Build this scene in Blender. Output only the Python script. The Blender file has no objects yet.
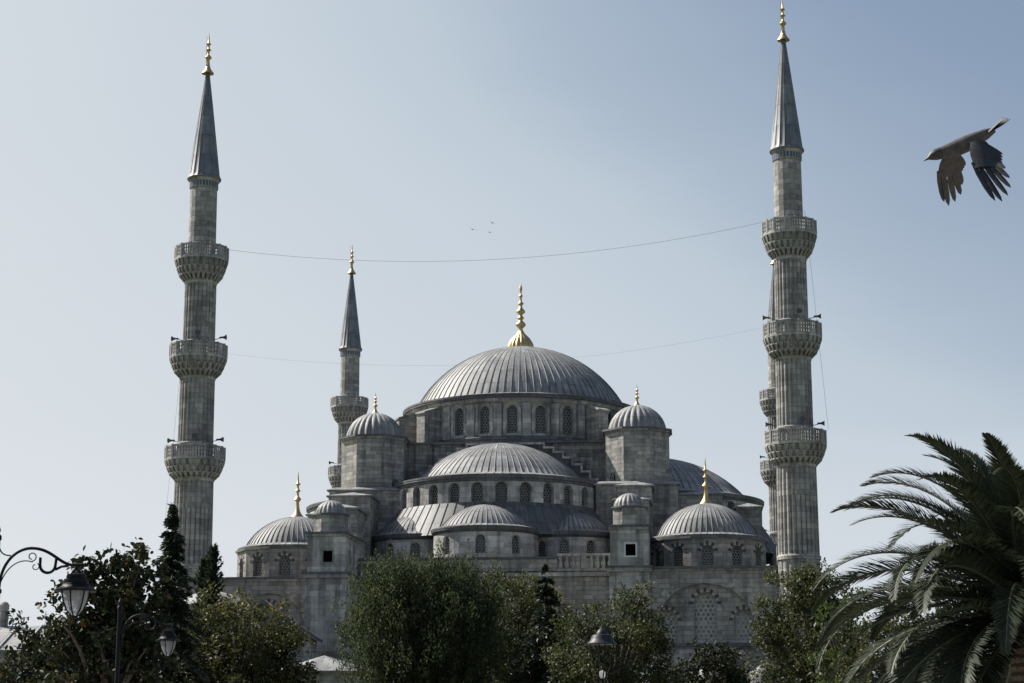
import bpy, bmesh, math, random
import numpy as np
from mathutils import Vector, Matrix
PI = math.pi; R = math.radians
sc = bpy.context.scene
col = sc.collection

# ------------------------------------------------------------------ camera
F_PX, CX, CY, CAM_Z = 1950.0, 512.0, 341.5, 1.7
PITCH = math.atan(408.5 / F_PX)
cam_d = bpy.data.cameras.new('camera'); cam = bpy.data.objects.new('camera', cam_d); col.objects.link(cam)
cam.location = (0, 0, CAM_Z); cam.rotation_euler = (PI / 2 + PITCH, 0, 0)
cam_d.sensor_width = 36.0; cam_d.lens = F_PX / 1024 * 36.0
cam_d.clip_start = 0.1; cam_d.clip_end = 20000
sc.camera = cam

# ------------------------------------------------------------------ sky and sun
SUN_EL, SUN_AZ = R(44), R(-63)          # azimuth from +Y (view direction), negative = to the left
w = bpy.data.worlds.new('World'); sc.world = w; w.use_nodes = True
nt = w.node_tree; nt.nodes.clear()
sky = nt.nodes.new('ShaderNodeTexSky'); sky.sky_type = 'NISHITA'; sky.sun_disc = False
sky.sun_elevation = SUN_EL; sky.sun_rotation = SUN_AZ
sky.altitude = 50; sky.air_density = 1.0; sky.dust_density = 3.0; sky.ozone_density = 1.0
bg = nt.nodes.new('ShaderNodeBackground'); bg.inputs[1].default_value = 0.092
wo = nt.nodes.new('ShaderNodeOutputWorld')
# hazy late-morning air: the sky's own brightness sets how far it pales from clear blue to white haze
bw_ = nt.nodes.new('ShaderNodeRGBToBW'); nt.links.new(sky.outputs[0], bw_.inputs[0])
mr_ = nt.nodes.new('ShaderNodeMapRange'); mr_.inputs['From Max'].default_value = 10.0; 
tcw = nt.nodes.new('ShaderNodeTexCoord'); mpw = nt.nodes.new('ShaderNodeMapping'); mpw.inputs['Scale'].default_value = (2.2, 2.2, 9.0); nt.links.new(tcw.outputs['Generated'], mpw.inputs[0])
nzw = nt.nodes.new('ShaderNodeTexNoise'); nzw.inputs['Scale'].default_value = 1.6; nzw.inputs['Detail'].default_value = 6; nt.links.new(mpw.outputs[0], nzw.inputs['Vector'])
mrw = nt.nodes.new('ShaderNodeMapRange'); mrw.inputs['To Min'].default_value = .965; mrw.inputs['To Max'].default_value = 1.035; nt.links.new(nzw.outputs[0], mrw.inputs[0])
mlw = nt.nodes.new('ShaderNodeMath'); mlw.operation = 'MULTIPLY'; nt.links.new(bw_.outputs[0], mlw.inputs[0]); nt.links.new(mrw.outputs[0], mlw.inputs[1]); 
sxw = nt.nodes.new('ShaderNodeSeparateXYZ'); nt.links.new(tcw.outputs['Generated'], sxw.inputs[0])
hzw = nt.nodes.new('ShaderNodeMapRange'); hzw.inputs['From Min'].default_value = 0.0; hzw.inputs['From Max'].default_value = 0.16; hzw.inputs['To Min'].default_value = 2.2; hzw.inputs['To Max'].default_value = 0.0; nt.links.new(sxw.outputs[2], hzw.inputs[0])
adw = nt.nodes.new('ShaderNodeMath'); adw.operation = 'ADD'; nt.links.new(mlw.outputs[0], adw.inputs[0]); nt.links.new(hzw.outputs[0], adw.inputs[1]); nt.links.new(adw.outputs[0], mr_.inputs[0])
cr_ = nt.nodes.new('ShaderNodeValToRGB'); nt.links.new(mr_.outputs[0], cr_.inputs[0])
stops = [(1.5, (96, 118, 152)), (2.75, (141, 160, 185)), (3.22, (172, 187, 204)), (3.44, (190, 203, 215)), (3.75, (200, 210, 220)), (4.6, (211, 218, 225)), (5.3, (216, 222, 228)), (6.2, (222, 228, 232)), (10.0, (245, 247, 247))]
el_ = cr_.color_ramp.elements
while len(el_) < len(stops): el_.new(0.5)
for e_, (p_, c_) in zip(el_, stops):
    e_.position = p_ / 10; e_.color = (*[((v / 255 + .055) / 1.055) ** 2.4 for v in c_], 1)
sc_ = nt.nodes.new('ShaderNodeVectorMath'); sc_.operation = 'SCALE'; sc_.inputs['Scale'].default_value = 6.25
nt.links.new(cr_.outputs[0], sc_.inputs[0]); nt.links.new(sc_.outputs[0], bg.inputs[0]); nt.links.new(bg.outputs[0], wo.inputs[0])
sun_d = bpy.data.lights.new('sun', 'SUN'); sun_d.energy = 5.0; sun_d.angle = R(0.5); sun_d.color = (1.0, 0.95, 0.87)
sun = bpy.data.objects.new('sun', sun_d); col.objects.link(sun)
sdir = Vector((math.sin(SUN_AZ) * math.cos(SUN_EL), math.cos(SUN_AZ) * math.cos(SUN_EL), math.sin(SUN_EL)))
sun.rotation_euler = sdir.to_track_quat('Z', 'Y').to_euler()
vs = sc.view_settings; vs.view_transform = 'Standard'; vs.look = 'None'; vs.gamma = 1; vs.exposure = 0.8; vs.use_curve_mapping = False
sc.render.engine = 'CYCLES'
sc.cycles.max_bounces = 5; sc.cycles.diffuse_bounces = 2; sc.cycles.transparent_max_bounces = 8

# ------------------------------------------------------------------ tools
def P(x, y, Y):
    """a point of the place at distance Y whose direction from the viewpoint is known"""
    cp, sp = math.cos(PITCH), math.sin(PITCH)
    rx = (x - CX) / F_PX; ry = -(y - CY) / F_PX
    d = (rx, cp - ry * sp, sp + ry * cp); k = Y / d[1]
    return Vector((d[0] * k, Y, d[2] * k + CAM_Z))

def tag(o, label=None, cat=None, group=None, kind=None):
    if label: o['label'] = label
    if cat: o['category'] = cat
    if group: o['group'] = group
    if kind: o['kind'] = kind
    return o

def empty(name, loc=(0, 0, 0), rz=0.0):
    o = bpy.data.objects.new(name, None); col.objects.link(o); o.location = loc; o.rotation_euler = (0, 0, rz)
    return o

def copy_tree(o, parent=None):
    c = o.copy(); col.objects.link(c); c.parent = parent
    for ch in list(o.children): copy_tree(ch, c)
    return c

class MB:
    """collects faces, then links them as one mesh object"""
    def __init__(s): s.v = []; s.f = []; s.m = []; s.uv = []
    def face(s, pts, m=0, uv=None):
        i = len(s.v); s.v.extend([tuple(p) for p in pts]); s.f.append(tuple(range(i, i + len(pts)))); s.m.append(m)
        if uv is None:
            a, b, c = Vector(pts[0]), Vector(pts[1]), Vector(pts[2])
            n = (b - a).cross(c - a)
            if n.length < 1e-9 and len(pts) > 3: n = (c - a).cross(Vector(pts[3]) - a)
            if n.length > 0: n.normalize()
            if abs(n.z) > 0.75: uv = [(p[0], p[1]) for p in pts]
            else:
                t = Vector((-n.y, n.x, 0)); t.normalize()
                uv = [(p[0] * t.x + p[1] * t.y, p[2]) for p in pts]
        s.uv.append(list(uv))
    def box(s, x0, x1, y0, y1, z0, z1, m=0, bottom=True, top_m=None):
        p = [(x0, y0, z0), (x1, y0, z0), (x1, y1, z0), (x0, y1, z0), (x0, y0, z1), (x1, y0, z1), (x1, y1, z1), (x0, y1, z1)]
        q = [(0, 1, 5, 4), (1, 2, 6, 5), (2, 3, 7, 6), (3, 0, 4, 7)]
        for k in q: s.face([p[i] for i in k], m)
        s.face([p[i] for i in (4, 5, 6, 7)], m if top_m is None else top_m)
        if bottom: s.face([p[i] for i in (3, 2, 1, 0)], m)
    def hip(s, x0, x1, y0, y1, z0, h, ov=0.25, m=0, ridge=0.0):
        x0 -= ov; x1 += ov; y0 -= ov; y1 += ov
        s.box(x0, x1, y0, y1, z0, z0 + 0.16, m)
        z = z0 + 0.16; cx, cy = (x0 + x1) / 2, (y0 + y1) / 2
        if x1 - x0 > y1 - y0: a = ((x0 + (y1 - y0) / 2 * .9), cy, z + h); b = ((x1 - (y1 - y0) / 2 * .9), cy, z + h)
        else: a = (cx, y0 + (x1 - x0) / 2 * .9, z + h); b = (cx, y1 - (x1 - x0) / 2 * .9, z + h)
        c = [(x0, y0, z), (x1, y0, z), (x1, y1, z), (x0, y1, z)]
        if x1 - x0 > y1 - y0:
            s.face([c[0], c[1], b, a], m); s.face([c[1], c[2], b], m); s.face([c[2], c[3], a, b], m); s.face([c[3], c[0], a], m)
        else:
            s.face([c[0], c[1], a], m); s.face([c[1], c[2], b, a], m); s.face([c[2], c[3], b], m); s.face([c[3], c[0], a, b], m)
    def lathe(s, prof, n=32, c=(0, 0), a0=0.0, a1=2 * PI, m=0, mod=None, angs=None, flute_fade=None):
        """prof: list of (r,z); mod(theta)->radius factor or offset tuple"""
        if angs is None: angs = [(a0 + (a1 - a0) * i / n, 0.0) for i in range(n + 1)]
        arc = [0.0]
        for (r0, z0), (r1, z1) in zip(prof, prof[1:]): arc.append(arc[-1] + math.hypot(r1 - r0, z1 - z0))
        rm = max(r for r, z in prof)
        def pt(j, i):
            r, z = prof[j]; a, off = angs[i]
            fade = 1.0 if flute_fade is None else flute_fade(j)
            rr = r + off * fade if r > 1e-4 else r
            if mod: rr = r * (1 + (mod(a) - 1) * fade)
            return (c[0] + rr * math.cos(a), c[1] + rr * math.sin(a), z)
        ids = {}
        base = len(s.v)
        ni = len(angs)
        for j in range(len(prof)):
            for i in range(ni): s.v.append(pt(j, i))
        for j in range(len(prof) - 1):
            for i in range(ni - 1):
                s.f.append((base + j * ni + i, base + j * ni + i + 1, base + (j + 1) * ni + i + 1, base + (j + 1) * ni + i)); s.m.append(m)
                ua, ub = angs[i][0] * rm, angs[i + 1][0] * rm
                zz0 = prof[j][1] if abs(prof[j][1] - prof[j + 1][1]) > .6 * (arc[j + 1] - arc[j]) else arc[j]
                v0, v1 = (prof[0][1] + arc[j], prof[0][1] + arc[j + 1])
                s.uv.append([(ua, v0), (ub, v0), (ub, v1), (ua, v1)])
    def prism(s, poly, z0, z1, m=0, top_m=None, cap=True):
        n = len(poly)
        for i in range(n):
            a, b = poly[i], poly[(i + 1) % n]
            s.face([(a[0], a[1], z0), (b[0], b[1], z0), (b[0], b[1], z1), (a[0], a[1], z1)], m)
        if cap:
            s.face([(p[0], p[1], z1) for p in poly], m if top_m is None else top_m)
            s.face([(p[0], p[1], z0) for p in reversed(poly)], m)
    def tube(s, pts, rad, n=6, m=0):
        pts = [Vector(p) for p in pts]
        if not hasattr(rad, '__len__'): rad = [rad] * len(pts)
        base = len(s.v); prev = None
        for i, p in enumerate(pts):
            d = (pts[min(i + 1, len(pts) - 1)] - pts[max(i - 1, 0)])
            if d.length < 1e-9: d = Vector((0, 0, 1))
            d.normalize()
            if prev is None:
                up = Vector((0, 0, 1)) if abs(d.z) < .9 else Vector((1, 0, 0))
                x = d.cross(up).normalized()
            else:
                x = (prev - d * prev.dot(d)); x.normalize()
            prev = x; y = d.cross(x)
            for k in range(n):
                a = 2 * PI * k / n; q = p + (x * math.cos(a) + y * math.sin(a)) * rad[i]; s.v.append(tuple(q))
        L = 0
        for i in range(len(pts) - 1):
            L2 = L + (pts[i + 1] - pts[i]).length
            for k in range(n):
                k2 = (k + 1) % n
                s.f.append((base + i * n + k, base + i * n + k2, base + (i + 1) * n + k2, base + (i + 1) * n + k)); s.m.append(m)
                s.uv.append([(k / n, L), ((k + 1) / n, L), ((k + 1) / n, L2), (k / n, L2)])
            L = L2
        for e, rev in ((0, True), (len(pts) - 1, False)):
            f = [base + e * n + k for k in range(n)]
            s.f.append(tuple(reversed(f) if rev else f)); s.m.append(m); s.uv.append([(0, 0)] * n)
    def build(s, name, mats, parent=None, smooth=None):
        me = bpy.data.meshes.new(name); me.from_pydata(s.v, [], s.f)
        if not isinstance(mats, (list, tuple)): mats = [mats]
        for mm in mats: me.materials.append(mm)
        me.polygons.foreach_set('material_index', s.m)
        ul = me.uv_layers.new(name='UVMap'); flat = [c for f in s.uv for p in f for c in p]
        ul.data.foreach_set('uv', flat)
        bm = bmesh.new(); bm.from_mesh(me); bmesh.ops.remove_doubles(bm, verts=bm.verts, dist=0.0008)
        bm.to_mesh(me); bm.free()
        if smooth:
            me.polygons.foreach_set('use_smooth', [True] * len(me.polygons)); me.set_sharp_from_angle(angle=R(smooth))
        me.update()
        o = bpy.data.objects.new(name, me); col.objects.link(o); o.parent = parent
        return o

# ------------------------------------------------------------------ materials
def new_mat(name):
    m = bpy.data.materials.new(name); m.use_nodes = True; t = m.node_tree
    b = t.nodes['Principled BSDF']; return m, t, b
def N(t, kind, **kw):
    n = t.nodes.new(kind)
    for k, v in kw.items():
        if k.startswith('i_'): n.inputs[k[2:].replace('_', ' ')].default_value = v
        else: setattr(n, k, v)
    return n
def ramp(t, fac, stops):
    r = N(t, 'ShaderNodeValToRGB'); e = r.color_ramp.elements
    while len(e) < len(stops): e.new(0.5)
    for k, (p, c) in enumerate(stops): e[k].position = p; e[k].color = (*c, 1) if len(c) == 3 else c
    t.links.new(fac, r.inputs[0]); return r.outputs[0]
def mul(t, a, b, fac=1.0, mode='MULTIPLY'):
    n = N(t, 'ShaderNodeMix', data_type='RGBA', blend_type=mode); n.inputs[0].default_value = fac
    t.links.new(a, n.inputs[6]); t.links.new(b, n.inputs[7]); return n.outputs[2]

def stone(name, base, bw=1.15, bh=0.42, stain=1.0, mortar=0.55):
    m, t, b = new_mat(name)
    tc = N(t, 'ShaderNodeTexCoord')
    br = N(t, 'ShaderNodeTexBrick'); br.offset = 0.45; br.squash = 1.4; br.squash_frequency = 3
    br.inputs['Scale'].default_value = 1; br.inputs['Brick Width'].default_value = bw; br.inputs['Row Height'].default_value = bh
    br.inputs['Mortar Size'].default_value = 0.02; br.inputs['Mortar Smooth'].default_value = 0.3
    c = Vector(base)
    br.inputs['Color1'].default_value = (*(c * 1.26), 1); br.inputs['Color2'].default_value = (*(c * 0.72), 1); br.inputs['Mortar'].default_value = (*(c * mortar), 1)
    t.links.new(tc.outputs['UV'], br.inputs['Vector'])
    b2 = N(t, 'ShaderNodeTexBrick'); b2.offset = 0.37; b2.inputs['Scale'].default_value = 1; b2.inputs['Brick Width'].default_value = bw * 2.6; b2.inputs['Row Height'].default_value = bh * 2
    b2.inputs['Mortar Size'].default_value = 0.0; b2.inputs['Color1'].default_value = (1.12, 1.12, 1.1, 1); b2.inputs['Color2'].default_value = (.82, .82, .84, 1)
    t.links.new(tc.outputs['UV'], b2.inputs['Vector'])
    n1 = N(t, 'ShaderNodeTexNoise'); n1.inputs['Scale'].default_value = 0.22; n1.inputs['Detail'].default_value = 6; n1.inputs['Roughness'].default_value = .65
    t.links.new(tc.outputs['Object'], n1.inputs['Vector'])
    p1 = ramp(t, n1.outputs[0], [(0.32, (.66, .66, .67)), (0.5, (.95, .95, .95)), (0.68, (1.2, 1.18, 1.14))])
    mp = N(t, 'ShaderNodeMapping'); mp.inputs['Scale'].default_value = (1.5, 1.5, 0.12)
    t.links.new(tc.outputs['Object'], mp.inputs[0])
    n2 = N(t, 'ShaderNodeTexNoise'); n2.inputs['Scale'].default_value = 1.0; n2.inputs['Detail'].default_value = 5
    t.links.new(mp.outputs[0], n2.inputs['Vector'])
    lo = 1 - 0.62 * stain
    p2 = ramp(t, n2.outputs[0], [(0.34, (lo, lo, lo * 1.02)), (0.52, (1, 1, 1))])
    n3 = N(t, 'ShaderNodeTexNoise'); n3.inputs['Scale'].default_value = 2.6; n3.inputs['Detail'].default_value = 5
    t.links.new(tc.outputs['Object'], n3.inputs['Vector'])
    p3 = ramp(t, n3.outputs[0], [(0.35, (.84, .84, .85)), (0.65, (1.1, 1.09, 1.07))])
    cc = mul(t, mul(t, mul(t, mul(t, br.outputs[0], b2.outputs[0]), p1), p2), p3)
    t.links.new(cc, b.inputs['Base Color']); b.inputs['Roughness'].default_value = 0.9
    b.inputs['Specular IOR Level'].default_value = 0.25
    bu = N(t, 'ShaderNodeBump'); bu.inputs['Strength'].default_value = .5; bu.inputs['Distance'].default_value = .04
    ad = N(t, 'ShaderNodeMath', operation='SUBTRACT'); t.links.new(n3.outputs[0], ad.inputs[0]); t.links.new(br.outputs['Fac'], ad.inputs[1])
    t.links.new(ad.outputs[0], bu.inputs['Height']); t.links.new(bu.outputs[0], b.inputs['Normal'])
    return m

def lead(name, base, rough=0.5, row=2.0, metal=0.35):
    m, t, b = new_mat(name)
    tc = N(t, 'ShaderNodeTexCoord')
    br = N(t, 'ShaderNodeTexBrick'); br.offset = 0.37
    br.inputs['Scale'].default_value = 1; br.inputs['Brick Width'].default_value = .885; br.inputs['Row Height'].default_value = row
    br.inputs['Mortar Size'].default_value = 0.025
    c = Vector(base)
    br.inputs['Color1'].default_value = (*(c * 1.25), 1); br.inputs['Color2'].default_value = (*(c * .78), 1); br.inputs['Mortar'].default_value = (*(c * .4), 1)
    t.links.new(tc.outputs['UV'], br.inputs['Vector'])
    n1 = N(t, 'ShaderNodeTexNoise'); n1.inputs['Scale'].default_value = .8; n1.inputs['Detail'].default_value = 7; n1.inputs['Roughness'].default_value = .7
    t.links.new(tc.outputs['Object'], n1.inputs['Vector'])
    p1 = ramp(t, n1.outputs[0], [(0.3, (.55, .56, .6)), (0.5, (1, 1, 1)), (0.7, (1.4, 1.39, 1.36))])
    cc = mul(t, br.outputs[0], p1)
    t.links.new(cc, b.inputs['Base Color']); b.inputs['Metallic'].default_value = metal
    rr = N(t, 'ShaderNodeMapRange'); rr.inputs['To Min'].default_value = rough - .12; rr.inputs['To Max'].default_value = rough + .15
    t.links.new(n1.outputs[0], rr.inputs[0]); t.links.new(rr.outputs[0], b.inputs['Roughness'])
    bu = N(t, 'ShaderNodeBump'); bu.inputs['Strength'].default_value = .35; bu.inputs['Distance'].default_value = .05
    t.links.new(n1.outputs[0], bu.inputs['Height']); t.links.new(bu.outputs[0], b.inputs['Normal'])
    return m

def plain(name, base, rough=.6, metal=0., var=.25, scale=6., spec=.5):
    m, t, b = new_mat(name)
    tc = N(t, 'ShaderNodeTexCoord'); n1 = N(t, 'ShaderNodeTexNoise'); n1.inputs['Scale'].default_value = scale; n1.inputs['Detail'].default_value = 4
    t.links.new(tc.outputs['Object'], n1.inputs['Vector'])
    c = Vector(base)
    cc = ramp(t, n1.outputs[0], [(.3, tuple(c * (1 - var))), (.7, tuple(c * (1 + var)))])
    t.links.new(cc, b.inputs['Base Color']); b.inputs['Roughness'].default_value = rough; b.inputs['Metallic'].default_value = metal
    b.inputs['Specular IOR Level'].default_value = spec
    return m

def leaf(name, stops, rough=.5, trans=.35, spec=.4):
    m, t, b = new_mat(name)
    at = N(t, 'ShaderNodeAttribute'); at.attribute_name = 'tone'
    c = ramp(t, at.outputs['Fac'], stops)
    t.links.new(c, b.inputs['Base Color']); b.inputs['Roughness'].default_value = rough; b.inputs['Specular IOR Level'].default_value = spec
    tr = N(t, 'ShaderNodeBsdfTranslucent'); mx = N(t, 'ShaderNodeMixShader'); mx.inputs[0].default_value = trans
    hs = N(t, 'ShaderNodeHueSaturation'); hs.inputs['Value'].default_value = 1.5; hs.inputs['Saturation'].default_value = 1.1
    t.links.new(c, hs.inputs['Color']); t.links.new(hs.outputs[0], tr.inputs['Color'])
    t.links.new(b.outputs[0], mx.inputs[1]); t.links.new(tr.outputs[0], mx.inputs[2])
    t.links.new(mx.outputs[0], t.nodes['Material Output'].inputs[0])
    return m

M = {}
M['stone'] = stone('weathered_ashlar', (.32, .311, .292), stain=.6)
M['stone_min'] = stone('minaret_ashlar', (.32, .312, .294), bw=.9, bh=.5, stain=.5)
M['stone_pale'] = stone('pale_weathered_stone', (.40, .395, .38), bw=1.3, bh=.5, stain=.75, mortar=.8)
M['stone_drum'] = stone('plastered_drum_stone', (.40, .396, .38), bw=1.5, bh=.55, stain=.75, mortar=.8)
M['stone_soot'] = stone('sooty_ashlar', (.235, .232, .225), stain=1.0)
M['stone_dark'] = stone('dark_arch_stone', (.12, .118, .114), stain=.6)
M['trim'] = stone('pale_moulding_stone', (.35, .345, .33), bw=2.2, bh=.8, stain=.7, mortar=.8)
M['lead'] = lead('lead_sheet', (.205, .206, .205), rough=.64, metal=.12)
M['seam'] = lead('dirty_shadowed_lead', (.09, .092, .095), rough=.65, metal=.1)  # seam dirt and the ribs' shadow lines in one dark colour
M['lead_old'] = lead('darkened_lead_sheet', (.10, .102, .106), rough=.6, metal=.15)
M['lead_dark'] = lead('old_lead_edge', (.10, .103, .108), rough=.6, metal=.2)
M['lead_spire'] = lead('spire_lead', (.14, .147, .156), row=2.1, rough=.55, metal=.25)
M['gold'] = plain('gilded_copper', (.52, .385, .195), rough=.48, metal=1., var=.2)
M['lattice'] = plain('plaster_lattice', (.19, .187, .18), rough=.9, var=.3, scale=3)
M['glass'] = plain('dark_window_glass', (.018, .02, .022), rough=.25, var=.3)
M['void'] = plain('unglazed_dark_opening', (.006, .006, .007), rough=.9, spec=.0)
M['lattice_pale'] = plain('pale_plaster_lattice', (.36, .355, .34), rough=.9, var=.25, scale=3)
M['dark_brick'] = plain('dark_red_voussoir', (.065, .055, .052), rough=.9)
M['pale_vous'] = plain('pale_voussoir', (.34, .33, .31), rough=.9)
M['white_frame'] = plain('white_marble_frame', (.55, .55, .54), rough=.7, var=.12)
M['tile_blue'] = plain('blue_tile', (.05, .075, .12), rough=.4)
M['iron'] = plain('black_painted_iron', (.006, .0065, .008), rough=.55, var=.3, spec=.15)
M['cable'] = plain('grey_cable', (.10, .10, .105), rough=.8)
M['horn'] = plain('grey_loudspeaker', (.06, .06, .062), rough=.6)
M['bark'] = plain('grey_brown_bark', (.10, .08, .06), rough=.95, var=.5, scale=9)
M['bark_palm'] = plain('palm_bark', (.13, .10, .07), rough=.95, var=.5, scale=14)

# ------------------------------------------------------------------ ground (far below the frame)
g = MB(); g.box(-4000, 4000, -400, 6000, -2, 0)
tag(g.build('ground', plain('dry_lawn', (.07, .085, .035), rough=.95, scale=.3)), kind='structure')
g = MB(); g.box(-60, 60, -30, 88, -1.0, 0.004)
tag(g.build('plaza', stone('plaza_paving', (.3, .29, .27), bw=.8, bh=.8)), kind='structure')
g = MB(); g.box(-42, 46, 160, 275, -1, 0.12)
tag(g.build('courtyard_ground', stone('court_paving', (.3, .29, .27), bw=.8, bh=.8)), kind='structure')

# ================================================================== THE MOSQUE
ROT = R(-5.3); C0 = Vector((1.7, 217.7, 0))
mosque = empty('mosque', C0, ROT)
tag(mosque, 'large grey stone mosque of cascading lead domes standing between tall minarets behind the trees', 'mosque')
SU = M['stone']; LE = M['lead']; LD = M['lead_dark']

def cap_profile(a, z0, h, n=12, rmin=0.0):
    Rs = (a * a + h * h) / (2 * h); cz = z0 + h - Rs
    t0 = math.asin(min(1, a / Rs)) if cz <= z0 else PI - math.asin(min(1, a / Rs))
    out = []
    for i in range(n + 1):
        t = t0 * (1 - i / n)
        r = Rs * math.sin(t)
        out.append((max(r, rmin), cz + Rs * math.cos(t)))
    return out

def ribbed(mb, prof, c, nribs, a0=0, a1=2 * PI, hgt=.07, wid=.09, m=0, fade_to=.25, rm_=None):
    rm = max(r for r, z in prof); angs = []
    d = wid / rm
    k = max(2, round(nribs * (a1 - a0) / (2 * PI)))
    for i in range(k + 1):
        a = a0 + (a1 - a0) * i / k
        for da, off in ((-d, 0), (-d * .35, hgt), (d * .35, hgt), (d, 0)):
            angs.append((a + da, off))
        if i < k: angs.append((a + (a1 - a0) / k * .5, 0))
    n0 = len(mb.m); mb.lathe(prof, c=c, m=m, angs=angs, flute_fade=lambda j: (0.0 if (len(prof) > 4 and j < 2) else max(fade_to, min(1, prof[j][0] / rm * 1.3))))
    if rm_ is not None:
        na = len(angs) - 1
        for q in range(n0, len(mb.m)):
            if (q - n0) % na % 5 in (0, 1, 2) or (q - n0) // na == 0 and len(prof) > 4: mb.m[q] = rm_  # eave rim takes the dark colour too, painting in its shadow line

def melon(mb, prof, c, n=20, amp=.09, m=0):
    mb.lathe(prof, n=n * 6, c=c, m=m, mod=lambda a: 1 - amp + amp * 1.2 * abs(math.sin(n * a / 2)))

def cyl_map(c, rad, phi0):
    def f(s, z, d):
        a = phi0 + s / rad; return (c[0] + (rad - d) * math.cos(a), c[1] + (rad - d) * math.sin(a), z)
    f.normal = lambda s: (math.cos(phi0 + s / rad), math.sin(phi0 + s / rad))
    return f
def flat_map(p0, p1):
    """wall seen from outside from p0 (left) to p1 (right)"""
    t = Vector((p1[0] - p0[0], p1[1] - p0[1])); L = t.length; t.normalize(); n = Vector((t.y, -t.x))
    def f(s, z, d): return (p0[0] + t.x * s - n.x * d, p0[1] + t.y * s - n.y * d, z)
    f.normal = lambda s: (n.x, n.y); f.L = L
    return f

def archivolt(mb, f, sp, wd=.3, out=.09, m=0, gap=.12):
    s0, w_, zs, zp, ha = sp
    inn = [(-w_ / 2 - gap, zs - .1)] + [(x * (1 + 2 * gap / w_), zp - zp + (zp) + y * (1 + gap / ha)) for x, y in arch_pts(w_, ha)] + [(w_ / 2 + gap, zs - .1)]
    oo = [(-w_ / 2 - gap - wd, zs - .1)] + [(x * (1 + 2 * (gap + wd) / w_), zp + y * (1 + (gap + wd) / ha)) for x, y in arch_pts(w_, ha)] + [(w_ / 2 + gap + wd, zs - .1)]
    for i in range(len(inn) - 1):
        a, b, c, d = inn[i], inn[i + 1], oo[i + 1], oo[i]
        mb.face([f(s0 + q[0], q[1], -out) for q in (a, b, c, d)], m)
        mb.face([f(s0 + d[0], d[1], -out), f(s0 + c[0], c[1], -out), f(s0 + c[0], c[1], .05), f(s0 + d[0], d[1], .05)], m)
        mb.face([f(s0 + a[0], a[1], -out), f(s0 + b[0], b[1], -out), f(s0 + b[0], b[1], .05), f(s0 + a[0], a[1], .05)], m)

def arch_pts(w, ha, n=10): return [(-w / 2 * math.cos(PI * k / n), ha * math.sin(PI * k / n) ** .9) for k in range(n + 1)]

def wall(mb, f, s0, s1, z0, z1, wins=(), depth=.35, seg=1.0, m=0, mr=None):
    """wins: (centre s, width, sill z, spring z, arch height)"""
    mr = m if mr is None else mr
    def strip(a, b, za, zb):
        k = max(1, int(math.ceil((b - a) / seg)))
        for i in range(k):
            p, q = a + (b - a) * i / k, a + (b - a) * (i + 1) / k
            mb.face([f(p, za, 0), f(q, za, 0), f(q, zb, 0), f(p, zb, 0)], m, [(p, za), (q, za), (q, zb), (p, zb)])
    cur = s0
    for (sc_, w_, zs, zp, ha) in sorted(wins):
        if sc_ - w_ / 2 > cur: strip(cur, sc_ - w_ / 2, z0, z1)
        ap = [(sc_ + x, zp + y) for x, y in arch_pts(w_, ha)]
        for (a, za), (b, zb) in zip(ap, ap[1:]):
            mb.face([f(a, za, 0), f(b, zb, 0), f(b, z1, 0), f(a, z1, 0)], m, [(a, za), (b, zb), (b, z1), (a, z1)])
            if zs > z0: mb.face([f(a, z0, 0), f(b, z0, 0), f(b, zs, 0), f(a, zs, 0)], m, [(a, z0), (b, z0), (b, zs), (a, zs)])
        out = [(sc_ - w_ / 2, zs)] + ap + [(sc_ + w_ / 2, zs)]
        for (a, za), (b, zb) in zip(out, out[1:] + out[:1]):
            mb.face([f(a, za, 0), f(b, zb, 0), f(b, zb, depth), f(a, za, depth)], mr, [(0, za), (0, zb), (depth, zb), (depth, za)])
        cur = sc_ + w_ / 2
    if s1 > cur + 1e-6: strip(cur, s1, z0, z1)

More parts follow.
